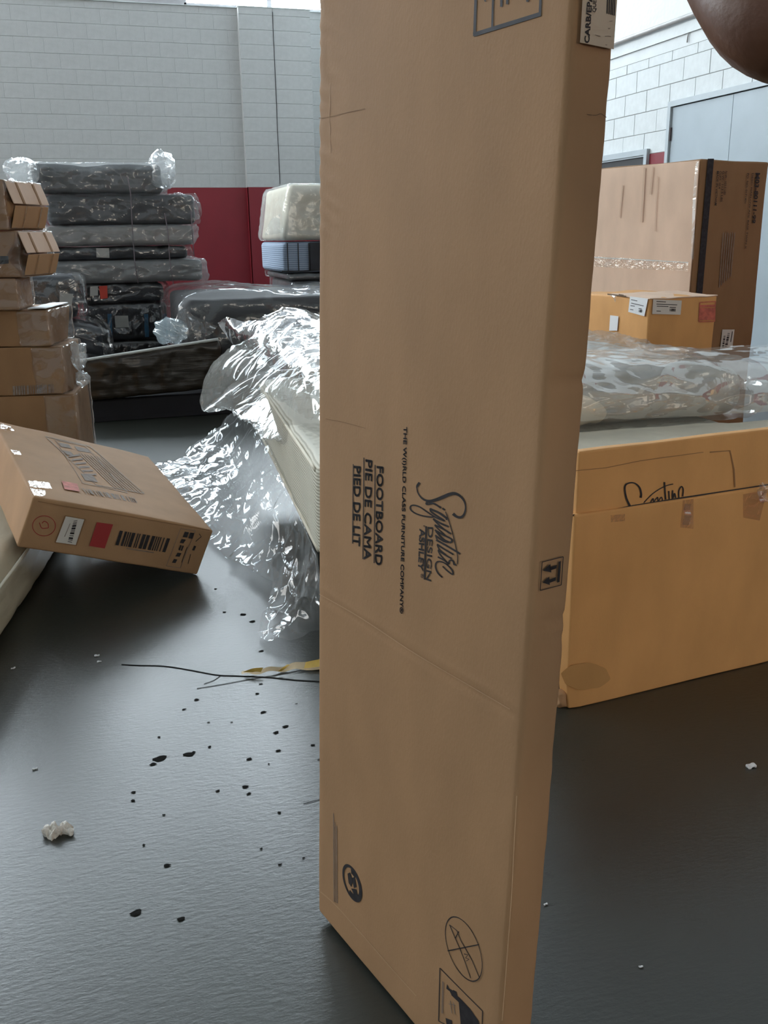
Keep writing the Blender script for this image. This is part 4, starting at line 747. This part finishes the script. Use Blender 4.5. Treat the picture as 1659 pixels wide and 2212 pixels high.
# cream mattress wrapped in plastic at the left edge
cm = thing('cream_wrapped_mattress', (-.9, 3.9, 0), 'cream mattress in tight plastic lying flat under the tilted carton', 'mattress')
cdir = unit(np.array([-.25, 4.05, 0])-np.array([-.405, 3.15, 0])); cy_ = math.atan2(cdir[1], cdir[0])-math.pi/2
def cmf(p, n, S): q = p+n*(.006*nz(p, 5, 3)+.005*ridge(np.array([p[0], p[1]*.6, p[2]*2]), 6, 2)); return q
part('ticking_cover', *frame_xf(rbox(1.0, 2.0, .235, .07, (22, 46, 8), cmf), np.array([-.40, 2.35, .003])-np.array([math.cos(cy_), math.sin(cy_), 0])*1.0-np.array([.12, 0, 0]), np.array([math.cos(cy_), math.sin(cy_), 0]), cdir, np.array([0, 0, 1.])), 'cream_wrap', cm, True)
part('seam', *frame_xf(tube([(1.003, y, .19) for y in np.linspace(.06, 1.94, 40)], .006, 6), np.array([-.40, 2.35, .003])-np.array([math.cos(cy_), math.sin(cy_), 0])*1.0-np.array([.12, 0, 0]), np.array([math.cos(cy_), math.sin(cy_), 0]), cdir, np.array([0, 0, 1.])), 'cream_top', cm, True)

# ------------------------------------------------------------------ small things on the floor
fz = Face((0, 0, 0), (0, 0, 1), .0012)
flo = bpy.data.objects['floor']
part('crack', *join(*[stroke(fz, smooth_line(p, 4), w) for p, w in (([(262, 1436), (300, 1438), (345, 1439), (380, 1443), (420, 1450), (470, 1459), (520, 1461), (580, 1464), (640, 1470), (690, 1473), (760, 1480)], 2.0), ([(425, 1488), (480, 1479), (540, 1468), (600, 1458), (640, 1450), (680, 1440)], 1.2), ([(440, 1478), (462, 1470), (476, 1460)], 1.2), ([(655, 1737), (690, 1728)], 1.6))]), 'crack', flo)
spots = [(294, 1971, 11), (568, 1538, 6), (424, 1511, 5), (397, 1532, 4), (345, 1638, 13), (408, 1629, 10), (452, 1613, 5), (470, 1708, 5), (529, 1699, 6), (537, 1714, 5), (616, 1569, 6), (603, 1755, 5), (601, 1621, 6), (538, 1639, 7), (675, 1609, 5), (288, 1711, 5), (287, 1729, 6), (343, 1592, 4), (353, 1760, 4), (564, 1406, 5), (563, 1477, 4), (524, 1327, 8), (545, 1342, 6), (465, 1272, 4), (484, 1322, 4), (564, 1833, 4), (655, 1853, 4), (604, 1867, 4), (390, 1985, 9), (310, 1825, 4), (360, 1869, 6), (555, 1498, 4), (596, 1582, 7), (330, 1650, 6), (418, 1624, 4), (640, 1520, 3), (580, 1650, 3), (690, 1640, 4), (500, 1560, 3), (450, 1560, 3)]
rs = random.Random(5)
for (x, y, r) in spots:
    c = atZ(x, y, .0015); rw = r/F*np.linalg.norm(c-EYE)*.7; st = rs.uniform(1, 1.7)
    part('stain', [c+np.array([rw*st*math.cos(a)*(1+.25*math.sin(3*a+x)), rw*math.sin(a)*(1+.25*math.cos(2*a+y)), 0]) for a in np.linspace(0, 2*math.pi, 12, endpoint=False)], [tuple(range(12))], 'stain', flo)
yt = thing('yellow_tape_strip', atZ(600, 1445), 'twisted strip of yellow tape lying on the floor behind the footboard carton', 'tape')
part('tape_back', *drape([[atZ(x, y, z) for x, y, z in r] for r in (((520, 1452, .004), (560, 1446, .012), (610, 1438, .016), (660, 1428, .014), (760, 1408, .006)), ((523, 1457, .003), (562, 1454, .006), (612, 1449, .004), (662, 1446, .006), (762, 1440, .004)))], 8, 6, lambda p, u, v: p+np.array([0, 0, .004*math.sin(u*22)])), 'pale_back', yt, True)
for rr2 in ((((524, 1452, .010), (545, 1444, .022), (568, 1442, .022)), ((545, 1452, .010), (553, 1451, .013), (563, 1452, .012))), (((600, 1450, .010), (608, 1444, .020), (620, 1435, .024)), ((607, 1450, .010), (616, 1444, .019), (626, 1436, .024))), (((660, 1430, .018), (690, 1424, .018), (760, 1412, .014)), ((656, 1444, .010), (690, 1440, .012), (760, 1430, .012)))): part('tape_face', *drape([[atZ(x, y, z) for x, y, z in r] for r in rr2], 5, 4), 'yellow', yt, True)
pp = atZ(126, 1800)
tag(part('crumpled_paper', *xf(rbox(.052, .028, .008, .003, (12, 8, 5), lambda p, n, S: p+n*(.010*ridge(p, 70, 1)+.014*nz(p, 90, 2))+np.array([0, 0, -.010*abs(p[0]-.024)/.024*.5])), pp-np.array([.024, .013, -.004])), 'paper', base=pp), 'small crumpled scrap of white paper on the dark floor', 'paper')
for i, (x, y, s_) in enumerate(((1622, 1658, 9), (1178, 1955, 4), (1384, 2090, 4), (75, 1662, 4), (209, 1418, 5), (214, 1430, 4), (28, 1445, 4))):
    c = atZ(x, y); r = s_/F*np.linalg.norm(c-EYE)
    tag(part('paper_chip', *xf(rbox(2*r, 1.0*r, .5*r, .15*r, (4, 3, 2), lambda p, n, S: p+n*r*.4*nz(p/r, 1.2, i)), c-np.array([r, .5*r, -.001])), 'paper_white', base=c), ('largest white litter flake on the floor in front of the tan carton', 'white speck on the floor at the foot of the footboard carton', 'white speck on the dark floor well clear of the cartons', 'pale speck on the floor near the crumpled paper scrap', 'larger of two pale chips in the shadow of the tilted carton', 'smaller of two pale chips in the shadow of the tilted carton', 'pale speck on the floor beside the cream wrapped mattress')[i], 'litter')

# ------------------------------------------------------------------ the person steadying the carton
def skin(name, nodes, edges, m, parent, root=0, sub=2, base=(0, 0, 0)):
    me = bpy.data.meshes.new(name); b = np.asarray(base, float); me.from_pydata([tuple(np.asarray(n[0], float)-b) for n in nodes], edges, []); me.materials.append(M[m])
    o = bpy.data.objects.new(name, me); C.objects.link(o)
    if parent is not None: o.parent = parent
    else: o.location = b
    md = o.modifiers.new('skin', 'SKIN'); md.use_smooth_shade = True
    for i, n in enumerate(nodes):
        r = n[1] if hasattr(n[1], '__len__') else (n[1], n[1]); me.skin_vertices[0].data[i].radius = r; me.skin_vertices[0].data[i].use_root = (i == root)
    s = o.modifiers.new('sub', 'SUBSURF'); s.levels = sub; s.render_levels = sub; return o
TOP = P0+fw*FWD+ft*FTH*.5+fd*FH                  # front top corner of the carton
PB = np.array([.99, .40, 0.])                     # where the person stands
V3 = lambda *a: np.array(a, float)
hand = TOP+fw*.055+V3(0, 0, .012)
elbow = V3(.512, .668, 1.438); sh = V3(.78, .50, 1.385)
N_ = [(PB+V3(0, 0, .95), (.15, .11)), (PB+V3(0, 0, 1.12), (.14, .10)), (PB+V3(-.01, .01, 1.30), (.16, .11)), (PB+V3(-.01, .01, 1.43), (.13, .09)), (PB+V3(-.02, .02, 1.53), .055), (PB+V3(-.035, .04, 1.60), .075), (PB+V3(-.045, .05, 1.70), .095), (PB+V3(-.035, .04, 1.79), .065)]
E_ = [(i, i+1) for i in range(7)]
def add(chain, frm):
    k = frm
    for n in chain: N_.append(n); E_.append((k, len(N_)-1)); k = len(N_)-1
    return k
wrist = elbow+(hand-elbow)*.86
kk = add([(sh, .068), ((sh+elbow)/2, .056), (elbow+(sh-elbow)*.12, .050), (elbow, .047), (elbow+(wrist-elbow)*.22, .049), (elbow+(wrist-elbow)*.6, .037), (wrist, .026)], 3)
pl = TOP+fw*.030+V3(0, 0, .028); kp = add([(pl, (.030, .016))], kk)
for j, (off, ln) in enumerate(((-.032, .070), (-.011, .078), (.011, .074), (.031, .060))):
    b0 = pl-fw*(.03)+ft*0+ft*off*.0+np.cross(fd, fw)*0+ft*0
    side = ft*0
    base_ = pl-fw*.040+ft*off*.62+V3(0, 0, .004); k1 = add([(base_, .0095), (base_-fw*ln*.5+V3(0, 0, .004), .009), (base_-fw*ln*.9+V3(0, 0, -.012), .008)], kp)
add([(pl-ft*.040+V3(0, 0, -.002), .011), (pl-ft*.058+V3(0, 0, -.024)-fw*.025, .010), (pl-ft*.060+V3(0, 0, -.046)-fw*.045, .009)], kp)
s2 = V3(PB[0]+.10, PB[1]-.17, 1.43); add([(s2, .066), (s2+V3(.03, -.02, -.15), .052), (s2+V3(.05, -.02, -.28), .044), (s2+V3(.03, .04, -.40), .038), (s2+V3(0, .10, -.52), .028), (s2+V3(-.01, .13, -.60), (.03, .016))], 3)
for sg in (-1, 1):
    hp = PB+V3(.05*sg, -.085*sg, .90); add([(hp, .095), (hp+V3(.01*sg, -.01*sg, -.22), .078), (hp+V3(.01*sg, -.015*sg, -.43), .058), (hp+V3(.01*sg, -.02*sg, -.60), .055), (hp+V3(.01*sg, -.02*sg, -.82), .04), (hp+V3(-.05, .04, -.865), .034), (hp+V3(-.10, .09, -.872), .025)], 0)
person = skin('person', N_, E_, 'skin', None, 0, 2, PB); tag(person, 'person reaching a bare brown arm up to steady the tall footboard carton', 'person')
skin('shirt', [(n[0]-PB, (n[1][0]+.018, n[1][1]+.018)) for n in N_[:4]]+[(sh+V3(.05, -.03, 0)-PB, .082), (s2-PB, .08), (s2+V3(.03, -.02, -.14)-PB, .068), (sh*.75+elbow*.25+V3(.05, -.02, 0)-PB, .074)], [(0, 1), (1, 2), (2, 3), (3, 4), (3, 5), (5, 6), (4, 7)], 'shirt', person, 0, 2)
skin('trousers', [(V3(0, 0, .97), (.17, .13))]+[x for sg in (-1, 1) for x in ((V3(.05*sg, -.085*sg, .90), .115), (V3(.06*sg, -.095*sg, .66), .095), (V3(.06*sg, -.10*sg, .45), .078), (V3(.06*sg, -.105*sg, .10), .07))], [(0, 1), (1, 2), (2, 3), (3, 4), (0, 5), (5, 6), (6, 7), (7, 8)], 'jeans', person, 0, 2)
for sg in (-1, 1):
    f0 = V3(.05*sg, -.085*sg, 0)+V3(.01*sg, -.02*sg, 0); part('shoe', *frame_xf(rbox(.27, .10, .09, .04, (8, 4, 4), lambda p, n, S: p*np.array([1, 1, 1-.45*max(0, p[0]/S[0]-.4)])), PB+f0+V3(.10, -.03, .001), unit(V3(-.75, .66, 0)), unit(V3(-.66, -.75, 0)), V3(0, 0, 1)), 'shoe', person, True)
hc = PB+V3(-.035, .04, 1.70); part('hair', *frame_xf(rbox(.20, .18, .16, .075, (8, 8, 6), lambda p, n, S: p+n*.004*nz(p, 40, 1)), hc+V3(-.085, -.09, .005)+V3(.01, -.01, 0), V3(1, 0, 0), V3(0, 1, 0), V3(0, 0, 1)), 'hair', person, True)
fdir = unit(V3(-.75, .66, 0)); fsd = unit(V3(.66, .75, 0))
for s_ in (-1, 1): part('eye', *frame_xf(rbox(.016, .024, .012, .005, (3, 3, 3)), hc+fdir*.088+fsd*s_*.032+V3(0, 0, -.005)-fdir*.008-fsd*.012, fdir, fsd, V3(0, 0, 1)), 'eye', person, True); part('ear', *frame_xf(rbox(.03, .016, .055, .007, (3, 3, 4)), hc+fsd*s_*.092-fsd*.008+V3(0, 0, -.03), fdir, fsd, V3(0, 0, 1)), 'skin', person, True)
part('nose', *frame_xf(rbox(.03, .03, .05, .012, (4, 4, 5), lambda p, n, S: p*np.array([1-.5*p[2]/S[2], 1, 1])), hc+fdir*.085-fsd*.015+V3(0, 0, -.055), fdir, fsd, V3(0, 0, 1)), 'skin', person, True); part('mouth', *frame_xf(rbox(.012, .05, .014, .005, (3, 5, 3)), hc+fdir*.085-fsd*.025+V3(0, 0, -.082), fdir, fsd, V3(0, 0, 1)), 'red_faded', person, True)
